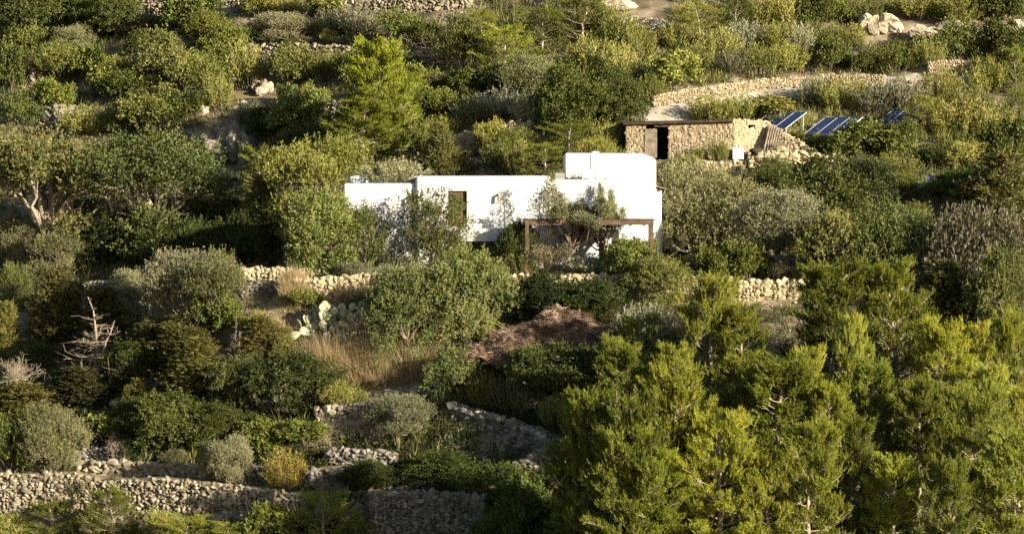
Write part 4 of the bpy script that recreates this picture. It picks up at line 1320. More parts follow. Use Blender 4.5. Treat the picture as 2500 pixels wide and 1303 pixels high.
# kind | centre column | foot row | width | height (photograph pixels) | label
TABLE = """
# trees and pines, right foreground
pine|1740|1010|170|335|pine with pale forked twigs left of the ochre bank wall, back row
pine|2010|1010|205|365|broad topped pine directly below the ochre bank wall's right end
pine|2205|1010|190|370|broad pine below the leafy carob, its crown the highest yellow green top at right
pinelet|1565|930|120|160|young yellow green pine at the right end of the brown frond heap
pine|1650|1225|200|480|bright full pine standing left in the second row of pines|162
pine|1885|1260|215|390|big bright pine in the middle of the pine wood
pine|2085|1100|95|330|slim spired pine between two broad bright crowns
pine|2300|1140|160|360|pine with pale inner branches near the right edge, second row
pine|2470|1120|110|360|slender bright pine cut by the right picture edge
pine|1445|1200|150|440|narrow pine at the left rim of the pine wood beside the curved wall|162
pine|1575|1310|200|460|tall pine rising behind the lone bottom pine, left side of wood|160
pine|1425|1345|160|150|round crowned pine alone at the bottom edge, right of centre
pinelet|1370|1205|50|90|tiny sunlit pine top standing in the dark beside the descending wall
pine|2170|1390|140|280|shaded dark pine with tall narrow spire at the bottom right
pine|2385|1370|200|420|large pine with bleached side branches at lower right
pine|1760|1420|210|410|big shadowed pine with rusty lower boughs, bottom row
pine|1975|1430|190|400|wide pine in the bottom row right of the rusty boughs
pine|1590|1440|170|350|pine at the bottom row's left with drooping dry boughs
pine|2300|1450|160|330|low dark pine at the bottom edge right of the narrow spire
pine|2480|1430|170|380|pine in the extreme bottom right corner
pine|1520|1090|120|250|narrow pine just above the lone dark gap of the wood
pine|2420|1190|130|300|pine with thin upright leader left of the right edge
pinelet|2130|960|90|170|small pointed pine top in front of the carob on the right
# centre pines
pine|925|400|168|300|tall bright pine on the slope behind the house's left end
pine|990|345|95|165|smaller pine leaning right against the tall bright pine
pine|895|428|155|185|low pine in front of the tall bright pine, behind the white roof
pinelet|632|472|95|115|small bright pine beside the pale rounded tree, left of house
pinelet|1240|188|140|130|bright young pine on the slope above the big dark carob
pinelet|1410|110|150|125|bright pine at the top edge left of the rock slabs
pinelet|1320|130|130|110|bright pine between the two top centre pines
pinelet|1180|110|90|90|small yellow green pine left of the top centre pines
pinelet|1710|108|115|95|broad bright pine near the top edge, right of the rocks
pinelet|1795|98|90|105|pointed bright pine next to the broad one at the top
pinelet|2262|348|115|115|bright pine standing among the solar arrays
pinelet|1897|324|50|42|tiny pine in front of the first solar array
pinelet|1390|375|110|75|low bright pine behind the house left of the shed
pinelet|1325|432|130|85|bright bushy pine touching the house roof from behind
pinelet|2485|235|60|120|dark green pine at the right edge, upper slope
pinelet|2480|330|60|110|tall green pine by the right edge beside the track
pinelet|1300|200|90|80|little bright pine leaning over the bare trunked olive
# bottom left pines
pinelet|290|1330|125|140|bright small pine under the rubble wall, second from left
pinelet|130|1340|125|120|yellow green small pine at the bottom left corner
pinelet|790|1345|160|150|dense round pine at the right foot of the rubble wall
pinelet|885|1350|120|85|low bright pine cut by the bottom edge beside the dense one
pinelet|455|1345|130|90|low pine under the middle of the rubble wall
pinelet|560|1350|110|80|short pine at the bottom edge right of the middle one
# left big trees
spread|130|640|340|285|wide carob with forked pale trunk at the left edge
spread|370|615|315|262|wide carob with leaning pale trunk beside the forked one
pale|760|610|200|250|tall pale green rounded tree at the house's left corner
carob|790|678|195|195|leafy green tree in front of the pale rounded tree
loose|893|655|135|190|dark leaved tree leaning across the house's left wing|195.6
loose|1050|662|160|180|dark tree hiding the lower part of the brown shutter|195.6
carob|1000|838|170|225|left half of the twin carobs below the terrace, rusty flecked|187.2
carob|1140|822|188|230|right of the twin carobs below the terrace, with pale trunks|187.6
dark|1265|640|80|110|dark fig like tree at the left pergola post|195.6
plume|1395|633|270|200|old leaning olive with upright shoots before the white wall|196.9
plume|1470|633|150|190|second olive with thick upright trunk behind the pergola|197.2
olive|1690|640|180|220|grey olive touching the house's right end
olive|1800|640|170|190|wide grey olive in the middle of the olive group, right of house
olive|1900|640|170|160|lowest spreading olive, right end of the olive group
dark|2020|590|220|190|broad dark green tree behind the olive group
carob|1890|480|120|85|light green carob bush in front of the low shed wall
dark|2120|560|150|150|dark round tree between olive group and diagonal wall
carob|2050|705|180|170|clumpy grey green carob above the broad topped pine
carob|2180|715|190|200|clumpy carob with bare twigs left of the pointed juniper
juniper|2240|665|75|150|pointed ochre green juniper right of the clumpy carobs
dry|2330|745|150|190|large half dead brown bush, left one of two at right
dry|2420|735|120|170|half dead brown bush nearer to the right edge
carob|2450|850|150|220|deep green carob at the right edge behind the slender pine
dark|2360|505|150|90|dark shaded round tree above the diagonal wall's end
juniper|2455|610|150|210|large dark ragged juniper at the right edge
juniper|2350|600|110|120|ragged juniper below the diagonal wall's end
juniper|2300|800|120|150|ochre juniper under the left half dead bush
olive|140|682|110|115|small grey olive under the forked carob
olive|58|672|90|110|small grey olive left of its twin under the forked carob
olive|5|665|50|90|olive sliced by the left picture edge
dark|250|645|130|120|dark leafy tree under the leaning carob trunk
dark|390|660|150|110|dark shaded thicket tree above the far left wall
dark|500|655|130|105|dark shaded thicket tree left of the coped terrace corner
dark|605|640|120|130|dark tree in the gully beside the leafy green tree
dark|560|575|110|80|dim tree in the gully under the boulders
juniper|640|565|70|120|thin dark juniper left of the pale rounded tree
olive|440|805|150|175|silvery olive, taller left half of the pair above the bare twigs
olive|520|808|120|175|silvery olive, right half of the pair by the low grey wall
mastic|530|815|110|90|green shrub at the foot of the silvery olive pair
olive|325|785|90|115|small silvery olive left of the taller pair
juniper|140|845|100|165|tall dark juniper spire at the far left
juniper|250|865|120|145|ragged ochre juniper behind the dead white conifer
juniper|20|875|70|125|ochre juniper cut by the left edge
carob|30|765|85|110|dark carob at the left edge beneath the small olives
snag|215|938|170|190|large dead white conifer with sweeping bare branches
snag|577|892|48|110|thin dead pole of a conifer in front of the cactus wall
juniper|365|895|90|100|small ochre juniper right of the dead white conifer
juniper|440|880|100|100|ochre juniper between dead conifer and bare twigs
juniper|640|885|85|95|ochre juniper left of the prickly pear
juniper|695|885|60|75|little juniper just below the prickly pear's left side
bare|62|985|140|105|gnarled bare golden tree at the left edge
juniper|480|965|125|125|juniper with bare leaning trunk above the dark mastics
carob|575|1008|130|125|glossy mid green carob left of the big dark dome
dark|715|1005|190|130|big dark domed tree below the prickly pear
sage|690|1015|130|75|greyish shrub in front of the big dark dome
juniper|60|1035|110|90|dim juniper under the gnarled bare tree
juniper|190|990|120|85|dim ochre juniper above the smooth rounded boulder
juniper|340|1020|60|85|slim juniper right of the two boulders
olive|122|1165|115|160|silver olive standing behind the rubble wall, far left
mastic|22|1175|95|115|glossy green shrub in the left edge by the silver olive
bare|279|1127|48|66|small bare white sapling on the stone wall
dry|425|1130|62|28|little reddish dry bush on the wall top
olive|510|1174|46|88|slim young olive in front of the second wall
olive|562|1182|80|110|grey young olive right of the slim one
yellow|700|1202|92|92|orange yellow broom growing on the rubble wall
dark|425|1105|190|130|very dark thicket tree in the lower left shade
mastic|260|1085|120|60|dim shrub in shade above the bare white sapling
mastic|740|1095|110|50|dim shrub in deep shade left of the short sunlit wall
mastic|620|1115|110|70|dim shrub in shade above the young olives
dry|205|1228|58|48|dark reddish bush rooted in the rubble wall
dry|282|1215|48|40|small brownish bush on the rubble wall top
broom|30|1345|90|70|grassy broom in the bottom left corner
mastic|660|1335|100|80|green shrub at the foot of the rubble wall's right half
broom|390|1335|90|70|olive brown shrub between two small pines at the bottom
broom|230|1320|70|60|olive broom at the wall foot left of the bright small pine
dark|30|1030|80|70|dark foliage mass at the left edge above the silver olive
# lower centre
carob|1115|990|140|132|bright green carob at the end of the dry grass
dark|1360|980|200|125|broad dark green evergreen below the frond heap
mastic|1290|960|110|85|green shrub at the left side of the broad evergreen
mastic|1455|965|70|90|green shrub at the right side of the broad evergreen
yellow|1185|1002|75|85|yellow broom left of the silver sage, below the frond heap
sage|1235|1008|70|80|silver sage right of the yellow broom
sage|1278|1008|70|105|taller silver sage bush before the broad evergreen
cushion|1440|935|26|55|pale dry tuft beside the narrow pines
heath|1355|1045|70|70|spiky green heath beneath the broad evergreen
heath|1405|1055|70|80|spiky green heath at the rim of the pine wood
olive|980|1072|125|100|dim olive standing in shade before the curved wall
broom|820|1002|75|55|pale yellowish broom behind the short sunlit wall
heath|870|985|50|35|small pale heath at the short sunlit wall's top
mastic|1290|1290|120|90|dim undergrowth shrub below the descending wall
dark|1230|1340|110|110|dark evergreen at the bottom edge left of the lone pine
dark|1325|785|190|110|broad dark evergreen behind the frond heap
dark|1445|790|120|95|dark evergreen between frond heap and carob clump
mastic|1530|700|110|85|dark green shrub spilling over the terrace wall under pergola's right post
mastic|1535|668|110|65|dense green shrub at the pergola's right post
carob|1600|755|165|115|grey green carob clump below the pergola's right post
sage|1570|840|115|85|greyish shrub between carob clump and the young pine
dry|1335|670|90|50|brown red shrub inside the pergola's left half|195.2
sage|1430|675|85|42|lavender mound at the front of the pergola
heath|1270|668|70|48|grassy heath at the foot of pergola's left post
mastic|1760|694|100|80|clipped dark shrub, left one by the ochre bank
mastic|1825|690|100|75|clipped dark shrub, right one by the ochre bank
sage|1690|672|80|45|low grey planting on the terrace right of the pergola
heath|1660|668|60|40|low green planting beside the pergola's right post
cushion|860|672|70|30|pale cushion plant below the house's left wing
cushion|930|675|60|28|grey cushion plant left of the twin carobs' top
sage|985|668|60|40|grey sage at the twin carobs' upper left side
light|1205|835|70|40|bright low leaves beside the pale carob trunks
mastic|740|758|75|38|small dark dome in the dry grass bed
mastic|880|790|70|50|dark green shrub behind the prickly pear
heath|620|815|90|50|dim grassy heath under the low grey wall
broom|1120|915|60|40|green tufts between dry grass and frond heap
mastic|1960|650|60|40|small green shrub on the grey stone steps
dry|1905|690|60|40|rusty dry shrub by the grey stone steps
# slope behind the house
dark|1400|325|160|150|big dark carob like tree above the house, left half
dark|1500|325|140|145|big dark tree above the house, right half
olive|1300|238|120|95|small olive with bare crooked trunk on the upper slope
bare|1065|165|130|85|tangle of bare pale branches on the upper slope
bush|1125|170|95|100|brownish green bush right of the bare tangle
dry|1078|224|75|34|low red brown heather bush beneath the bare tangle
juniper|1072|430|60|115|brown tinged juniper behind the roof, left of centre
juniper|1102|432|60|65|low brown juniper beside its taller twin behind the roof
sage|1160|305|100|62|grey scrub bush left of the tumbled wall top
sage|1230|292|105|68|grey scrub bush in the middle above the tumbled wall
sage|1305|302|95|62|grey scrub bush against the big dark tree
heath|1080|340|80|55|dark heath above the tumbled wall's left end
heath|1030|368|80|60|heath between the pine and tumbled wall
broom|1200|385|80|70|olive green broom at the tumbled wall's foot
broom|1265|390|80|60|second broom along the tumbled wall's foot
heath|1470|372|70|68|feathery heath left of the shed
bush|1205|425|65|62|olive scrub bush behind the roof beside the bushy pine
heath|1265|428|90|75|green heath behind the roof left of the bushy pine
bush|1560|388|95|65|scrub bush before the shed's plank door
broom|1450|415|80|60|yellowish broom behind the white tower's left side
light|1640|222|95|88|light green leafy shrub on the track's bank
heath|1500|205|90|90|yellow green heath tuft above the big dark tree
heath|1440|185|90|85|olive heath tuft above the big dark tree, left one
heath|1560|165|80|85|spiky heath above the leafy shrub, left
heath|1590|250|70|60|heath tuft at the start of the gravel track
heath|1740|300|105|60|heath row left one between track and shed roof
heath|1800|298|90|58|heath row right one between track and first solar array
light|1885|288|85|50|pale prickly leafed clump behind the first solar array
light|1700|395|28|30|small green plant at the shed's front wall
heath|1757|395|45|48|yellowish sprig bush at the shed's front, by the tub
broom|1660|440|110|45|green broom at the white tower's right side
# upper left slope
dark|60|112|140|130|dark olive tree in the top left corner
dark|185|92|150|110|dark dense tree second from the top left corner
dark|285|92|140|100|dark green tree left of the top edge wall
olive|337|88|65|62|pale green bush before the top edge wall
olive|182|132|75|65|grey green bush on the broken pale wall
mastic|72|150|85|65|dark green bush left of the grey green one
bush|345|138|85|50|rounded bush with brown top, upper left
mastic|455|82|120|75|dark green bush below the top edge wall
broom|508|115|105|65|yellow green dome beside the dark green bush
olive|692|104|115|68|grey olive bush above the sunlit terrace wall
cushion|665|112|42|24|pale grey cushion left on the terrace wall
cushion|742|112|46|24|pale grey cushion right on the terrace wall
bush|622|108|75|38|brownish shrub at the terrace wall's left end
mastic|565|132|80|55|dark green shrub left of the terrace wall
broom|640|45|80|52|lit yellow green shrub near the top edge
heath|700|40|70|50|green heath near the top edge left of the bright bush
light|792|48|85|60|vivid green bush left of the broad top wall
sage|822|88|75|64|grey green bush at the broad top wall's left end
sage|885|95|110|68|grey shrub under the broad top wall
bush|972|112|90|72|dull dark shrub under the middle of the top wall
broom|800|112|34|32|small yellowish shrub by the pale cushion
cushion|840|112|40|22|pale cushion at the terrace wall's right end
mastic|28|232|75|95|dark round dome at the left edge, upper slope
broom|137|205|105|82|yellowish rounded bush beside the lone white stone
mastic|222|195|90|62|dim shrub in the upper left hollow
mastic|275|228|95|66|dim shrub below the rounded bush with brown top
bush|405|205|130|98|large mid green scrub bush, upper left slope
broom|480|245|120|92|yellow green broom above the grey round boulder
heath|600|215|95|100|tall wispy heath beside the pale tan boulders
bush|700|208|105|80|olive scrub bush right of the tan boulder ridge
heath|785|195|95|66|heath bush left of the tall pine's top
light|368|245|75|52|light green shrub in the middle of the left slope
bush|385|330|140|92|reddish brown green bush with bare red twigs
bush|292|325|72|58|ochre bush left of the reddish one
heath|535|270|70|75|bright heath right of the round grey boulder
cushion|625|300|66|50|straw coloured dome among the tan boulders
mastic|692|262|40|42|small round dark green shrub
bush|735|348|120|105|large brownish green bush left of the pines
bush|52|318|110|75|olive bush at the left edge, middle slope
heath|205|330|110|66|dim grassy heath in the left hollow
olive|20|405|65|90|grey olive bush at the left edge above the carobs
dark|665|345|100|80|dark shaded tree right of the big grey boulders
dark|735|425|130|95|dark shaded tree behind the small bright pine
dark|800|400|100|110|dark shaded tree left of the low pine
mastic|450|300|90|60|dim shrub left above the big grey boulders
mastic|415|420|90|70|dim shrub between carobs and the big grey boulders
mastic|310|250|90|55|dim shrub under the light green shrub
mastic|120|275|100|60|dim shrub above the half hidden grey wall
mastic|560|200|80|60|dark shrub between yellow broom and tall wispy heath
mastic|860|215|80|70|dark shrub left beside the tall pine
broom|760|290|80|60|olive broom beside the grey rubble wall
mastic|540|165|100|60|dim shrub below the yellow green dome
heath|330|195|70|60|dim heath above the light green shrub
mastic|1010|250|90|70|dark shrub right of the tall pine's crown
mastic|1150|250|100|60|dark shrub between red heather and grey scrub
mastic|1030|130|80|60|dark shrub left of the bare tangle
mastic|1210|240|90|60|dark shrub beneath the bright young pine
heath|960|190|70|80|dim heath behind the tall pine's right side
# upper right slope
heath|1500|110|80|80|yellow green heath left of the bare rock sheet
heath|1460|80|70|70|yellow heath beneath the bright top pine
heath|1550|120|70|55|olive heath tuft below the bare rock sheet
heath|1860|68|75|70|wispy pale heath near the top edge, second row
heath|1925|70|75|75|tall wispy heath near the top edge, centre right
mastic|1985|70|85|70|dark green shrub among the pale heaths at the top
mastic|2045|60|70|55|dark shrub left of the tall pale outcrop
heath|2112|62|80|65|rounded olive heath tuft before the tall pale outcrop
heath|1650|118|75|65|heath left below the broad bright pine
heath|1755|150|85|70|pale heath below the pointed bright pine
sage|1820|120|80|62|grey wispy shrub right of the pointed bright pine
heath|1890|125|80|65|yellowish heath in the middle of the upper slope
sage|1955|128|80|62|grey green wispy shrub below the dark shrub
heath|2020|120|75|58|green heath above the neat green dome
heath|1700|175|85|65|heath above the light green leafy shrub
sage|1790|185|85|55|silvery shrub above the retaining bank
heath|1850|185|85|65|green heath on the retaining bank's top
heath|1920|180|80|66|yellow heath on the retaining bank's middle
mastic|2025|172|85|58|neat green dome above the retaining bank
bush|2112|178|66|45|brown green dome next to the neat green one
heath|2190|175|90|65|wispy heath tuft at the retaining bank's right end
heath|2075|120|70|55|pale heath below the rounded olive broom
heath|2240|45|95|55|green heath tuft at the top edge over the long outcrop
heath|2330|58|95|62|green heath tuft at the top edge above the right rock bank
mastic|2410|55|90|60|dark shrub at the top right
mastic|2475|55|70|80|dark shrub in the top right corner
heath|2262|160|72|62|heath tuft in front of the long broken outcrop
bush|2335|152|95|85|olive scrub above the ochre cut bank
mastic|2440|150|110|75|dark shaded shrub below the right rock bank
heath|2415|230|90|80|heath at the track's far end
mastic|2465|210|80|70|dark shrub right of the track's far end
sage|2000|258|85|70|greyish shrub below the track, left one
heath|2060|272|85|75|yellow green heath under the track, middle
sage|2130|280|95|72|grey shrub above the half hidden solar array
sage|2205|285|110|85|large grey brown shrub under the track bend
heath|2300|250|90|70|heath right of the grey brown shrub
heath|2370|300|100|85|tall green heath under the track's far end
mastic|2125|395|150|72|large leafy green bush right of the big solar array
broom|2005|372|75|34|brownish broom below the big solar array
heath|1950|348|45|30|heath left of the big solar array's foot
mastic|2195|390|90|70|green shrub leaning on the large leafy bush
heath|2335|335|120|85|yellow green heath right of the bright array pine
heath|2410|345|90|80|heath before the right edge, middle slope
mastic|2455|425|110|105|dark green shrub at the right edge, middle slope
heath|2180|435|115|55|grassy heath above the diagonal wall
bush|2290|425|95|56|scrub bush beyond the blue sheets
broom|2370|425|125|64|pale yellowish broom left of the dark edge shrub
sage|2105|415|60|34|silver spiky plant at the rubble wall's end
heath|1950|302|45|24|heath between the first two solar arrays
mastic|2440|480|110|60|dark shrub above the ragged junipers
broom|2180|480|110|45|pale grassy broom below the diagonal wall
pine|1485|1300|160|405|dense slim pine at the wood's left rim beneath the curved wall's end|161
pine|1530|1400|180|395|dense pine rising behind the round crowned bottom pine|159
dark|1230|1230|150|90|black green thicket in deep shade under the descending wall
dark|540|1080|160|90|black green thicket above the young olives
dark|330|1060|130|75|black green thicket behind the bare white sapling
dark|90|930|130|90|dark thicket behind the gnarled bare tree
dark|330|920|120|80|dark thicket between dead white conifer and leaning juniper
mastic|1060|300|110|60|dim shrub in the shade right of the tall bright pine
mastic|1120|275|90|50|dim shrub beneath the red brown heather
dark|900|1200|120|70|black green thicket right of the orange yellow broom
dark|1080|1190|150|80|black green thicket above the wall with rusty stones
pine|1820|1040|120|290|slim pine right behind the back row's bright left pair
pine|1960|1150|120|300|slender middle pine wedged behind the biggest crown
pine|1690|1370|150|340|slim pine filling the lower left of the wood
pine|2080|1350|140|330|sparse slim pine in the shaded hollow of the wood
pine|2240|1260|130|330|slim pine between the pale branched pine and the narrow spire
pine|2400|1050|110|260|slim pine left of the slender edge pine, under the dead bushes
pine|1870|1440|150|330|slim pine cut by the bottom edge, centre of the wood
pine|2120|1180|120|300|slender pine behind the shaded dark spire
pine|2490|1270|110|320|slim pine half cut by the right edge, above the corner pine
pine|1800|1180|130|310|slender bright pine before the biggest crown's left side
pine|1500|1010|90|190|little slim pine at the wood's upper left rim
pine|2030|1270|120|330|slender pine right of the biggest crown's foot
pine|2350|1260|120|320|slender pine left of the bleached branched one
pine|1640|1100|110|260|slim pine beneath the young pine by the frond heap
"""
for line in TABLE.strip().splitlines():
    if line.startswith('#') or not line.strip(): continue
    f_ = line.split('|')
    plant(f_[0], *map(float, f_[1:5]), f_[5], Y=float(f_[6]) if len(f_) > 6 else None, tone=1.35 if f_[0].startswith('pine') and 'tall bright pine' in f_[5] else 1.0 if 'twin carobs below' in f_[5] else 1.0)

o = plant('sage', 960, 600, 125, 52, 'feathery blue green plant on the white roof\'s left end', Y=200.6)
o.location.z = hz(449, 200.6)

# ------------------------------------------------------------------ prickly pear
q = hit(815, 838)
pp = empty('prickly_pear', (q[0], q[1], q[2] - .05), 'big pale prickly pear cactus in front of the low grey wall', 'cactus')
rs = np.random.default_rng(31)
count = 0


def pad(pos, d, size, lev):
    global count
    if count > 99: return
    count += 1
    d = unit(d)
    side = unit(np.cross(d, unit(np.array([rs.normal(0, .6), -1.0, rs.normal(0, .3)]))))
    nrm = np.cross(side, d)
    v = ICO_V.copy()
    wdt = .34 * (1 + .35 * v[:, 2])
    v = side * (v[:, :1] * wdt[:, None]) * size + nrm * (v[:, 1:2] * .075) * size + d * ((v[:, 2:3] * .5 + .46) * size)
    m_ = MB(); m_.add(v + pos, ICO_F, rs.uniform(), 0, True)
    m_.build('pad', M['cactus'], pp)
    if lev == 0: return
    for _ in range(int(rs.integers(2, 4))):
        a = rs.uniform(-1.0, 1.0)
        nd = unit(d * math.cos(a) + side * math.sin(a) * 1.1 + nrm * rs.normal(0, .35) + np.array([0, 0, .25]))
        pad(pos + (d * (.55 + .35 * math.cos(a)) + side * .32 * math.sin(a)) * size, nd, size * rs.uniform(.8, .98), lev - 1)


for x_, y_, a_ in ((-1.0, .1, -.4), (1.0, 0, .45), (.75, .4, .1), (-.7, .5, -.1), (.35, -.1, .15), (-.3, -.2, -.2)):
    pad(np.array([x_, y_, 0]), np.array([a_, rs.normal(0, .2), 1.0]), rs.uniform(.74, .86), 3 if abs(x_) < .6 else 2)

# ------------------------------------------------------------------ heap of dead palm fronds
rs = np.random.default_rng(55)
q = hit(1325, 880)
hp = empty('frond_heap', (q[0], q[1], q[2]), 'long heap of dead brown palm fronds in front of the dark evergreen', 'heap')
sc_ = q[1] / F
lobes = [(-3.2, -.4, 1.6, .55), (-1.9, -.1, 1.6, 1.4), (-.4, .2, 1.6, 2.0), (.8, .4, 1.6, 2.7), (2.0, .3, 1.4, 2.4), (2.9, .0, 1.3, 1.5)]


def heap_z(x, y):
    z = -.4 + 0 * x
    for lx, ly, r, h in lobes:
        z = np.maximum(z, h * np.clip(1 - ((x - lx) / r) ** 2 - ((y - ly) / (r * 1.1)) ** 2, -1, 1) ** 1 - 0)
    z = z + .22 * noise2(x * 1.5, y * 1.5, 61) + .12 * noise2(x * 4, y * 4, 62)
    gr = gz(hp.location.x + x, hp.location.y + y) - hp.location.z
    return np.maximum(z, gr - .1)


u_, v_ = np.meshgrid(np.linspace(-4.4, 4.2, 60), np.linspace(-2, 2.4, 36))
zz = heap_z(u_, v_) - .08
mm = MB(); ii, jj = np.meshgrid(np.arange(59), np.arange(35)); k_ = (jj * 60 + ii).ravel()
mm.add(np.stack([u_, v_, zz], -1).reshape(-1, 3), np.stack([k_, k_ + 1, k_ + 61, k_ + 60], 1), .25, 0)
mm.build('core', M['frond'], hp)
nf = 420                                                # each frond: a bundle of blades with one lie and one tone
fx, fy = rs.uniform(-4.2, 4.0, nf), rs.uniform(-1.9, 1.7, nf)
fz = heap_z(fx, fy)
gxx = (heap_z(fx + .15, fy) - heap_z(fx - .15, fy)) / .3; gyy = (heap_z(fx, fy + .15) - heap_z(fx, fy - .15)) / .3
dn = np.stack([-gxx, -gyy - .3, -(gxx ** 2 + gyy ** 2) * .6], 1)
fd = unit(unit(dn) * .8 + rs.normal(0, 1, (nf, 3)) * (.7, .4, .22) + np.array([0, 0, .1]))
ft = rs.uniform(0, 1, nf); fl = rs.uniform(.5, 1.1, nf); lift = rs.uniform(0, .35, nf) ** 1.5
per = 90
k_ = np.repeat(np.arange(nf), per); u_ = rs.uniform(-1, 1, nf * per)
pos = np.stack([fx, fy, fz + lift], 1)[k_] + fd[k_] * (u_ * fl[k_])[:, None] + rs.normal(0, .05, (nf * per, 3)) - np.stack([0 * u_, 0 * u_, .22 * u_ ** 2], 1)
pos[:, 2] = np.maximum(pos[:, 2], heap_z(pos[:, 0], pos[:, 1]) - .03)
side = np.cross(fd[k_], np.array([0, 0, 1.0])) * rs.choice([-1, 1], nf * per)[:, None]
mm = MB(); blades(mm, pos, fd[k_] * .8 + side * .75 + rs.normal(0, .15, pos.shape) + np.array([0, 0, .15]), .42, .03, np.clip(ft[k_] * .85 + rs.uniform(0, .2, nf * per), 0, 1), rs)
mm.build('fronds', M['frond'], hp)

# ------------------------------------------------------------------ dry grass beds and low scrub that nobody could count
def in_frame(n, rs, px0=-60, px1=2560, py0=-40, py1=1400):
    """ground points, evenly spread over the slope in view"""
    y = rs.uniform(158, 272, n); x = rs.uniform(-1, 1, n) * y * (PW / 2 / F) * 1.06
    return x, y


def to_px(x, y, z):
    d = np.stack([x, y, z], 1) - CAM
    f = d @ FW
    return PW / 2 + d[:, 0] / f * F, PH / 2 - (d @ UP) / f * F


def grass_bed(label, poly, n, h, seed, m='straw', wd=.035):
    rs = np.random.default_rng(seed)
    poly = np.array(poly, float)
    pts = np.array([hit(px, py) for px, py in poly])
    lo, hi = pts.min(0), pts.max(0)
    x = rs.uniform(lo[0], hi[0], n * 4); y = rs.uniform(lo[1], hi[1], n * 4)
    ins = np.zeros(len(x), bool); j = len(pts) - 1
    for i in range(len(pts)):
        a, b = pts[i], pts[j]
        ins ^= ((a[1] > y) != (b[1] > y)) & (x < (b[0] - a[0]) * (y - a[1]) / (b[1] - a[1] + 1e-9) + a[0]); j = i
    x, y = x[ins][:n], y[ins][:n]
    den = noise2(x * 1.1, y * 1.1, seed) + .5 * noise2(x * 3, y * 3, seed + 2) > rs.uniform(-.7, .5, len(x))
    x, y = x[den], y[den]
    k = 10
    X_ = np.repeat(x, k) + rs.normal(0, .10, len(x) * k); Y_ = np.repeat(y, k) + rs.normal(0, .10, len(x) * k)
    hh = np.repeat(h * (1 + .55 * noise2(x * .8, y * .8, seed + 9)) * rs.uniform(.45, 1.2, len(x)), k)
    tt = np.clip(np.repeat(rs.uniform(0, .6, len(x)), k) + rs.uniform(0, .4, len(X_)), 0, 1)
    d_ = unit(np.repeat(rs.normal(0, .24, (len(x), 3)), k, 0) + rs.normal(0, .2, (len(X_), 3)) + np.array([-.06, 0, 1]))
    mb = MB(); blades(mb, np.stack([X_, Y_, gz(X_, Y_) - .05], 1), d_, hh, wd, tt, rs)
    tag(mb.build('dry_grass', M[m]), label, 'grass', kind='stuff')


grass_bed('tall dry straw grass bed under the long terrace wall', [(690, 755), (700, 700), (780, 730), (950, 735), (950, 765), (830, 760)], 2000, 1.1, 71)
grass_bed('tall dry straw grass below the twin carobs', [(740, 915), (840, 893), (930, 860), (1000, 838), (1110, 838), (1080, 890), (1055, 935), (960, 948), (850, 955), (790, 935)], 2800, 1.75, 72)
grass_bed('thin dry grass below the olive group', [(1790, 640), (1860, 620), (1890, 670), (1850, 690)], 300, .5, 73)
grass_bed('sparse dry grass under the low grey wall', [(580, 850), (600, 800), (760, 805), (760, 870), (680, 890)], 350, .6, 74)
grass_bed('dry grass fringe on the house terrace', [(700, 665), (760, 658), (960, 655), (960, 672), (720, 676)], 420, .4, 75)
grass_bed('thin dry grass beside the left thicket trees', [(480, 550), (560, 520), (590, 545), (540, 575)], 220, .5, 76)


CLEAR = [(740, 895, 790, 860), (1140, 1490, 800, 910), (480, 620, 330, 440), (225, 325, 1000, 1050), (540, 960, 655, 735), (2040, 2480, 40, 110), (1430, 1640, 0, 90),
         (1940, 2130, 318, 345), (600, 700, 180, 300), (255, 300, 1090, 1140), (1120, 1240, 760, 840), (690, 1100, 735, 775), (870, 1050, 930, 1000)]


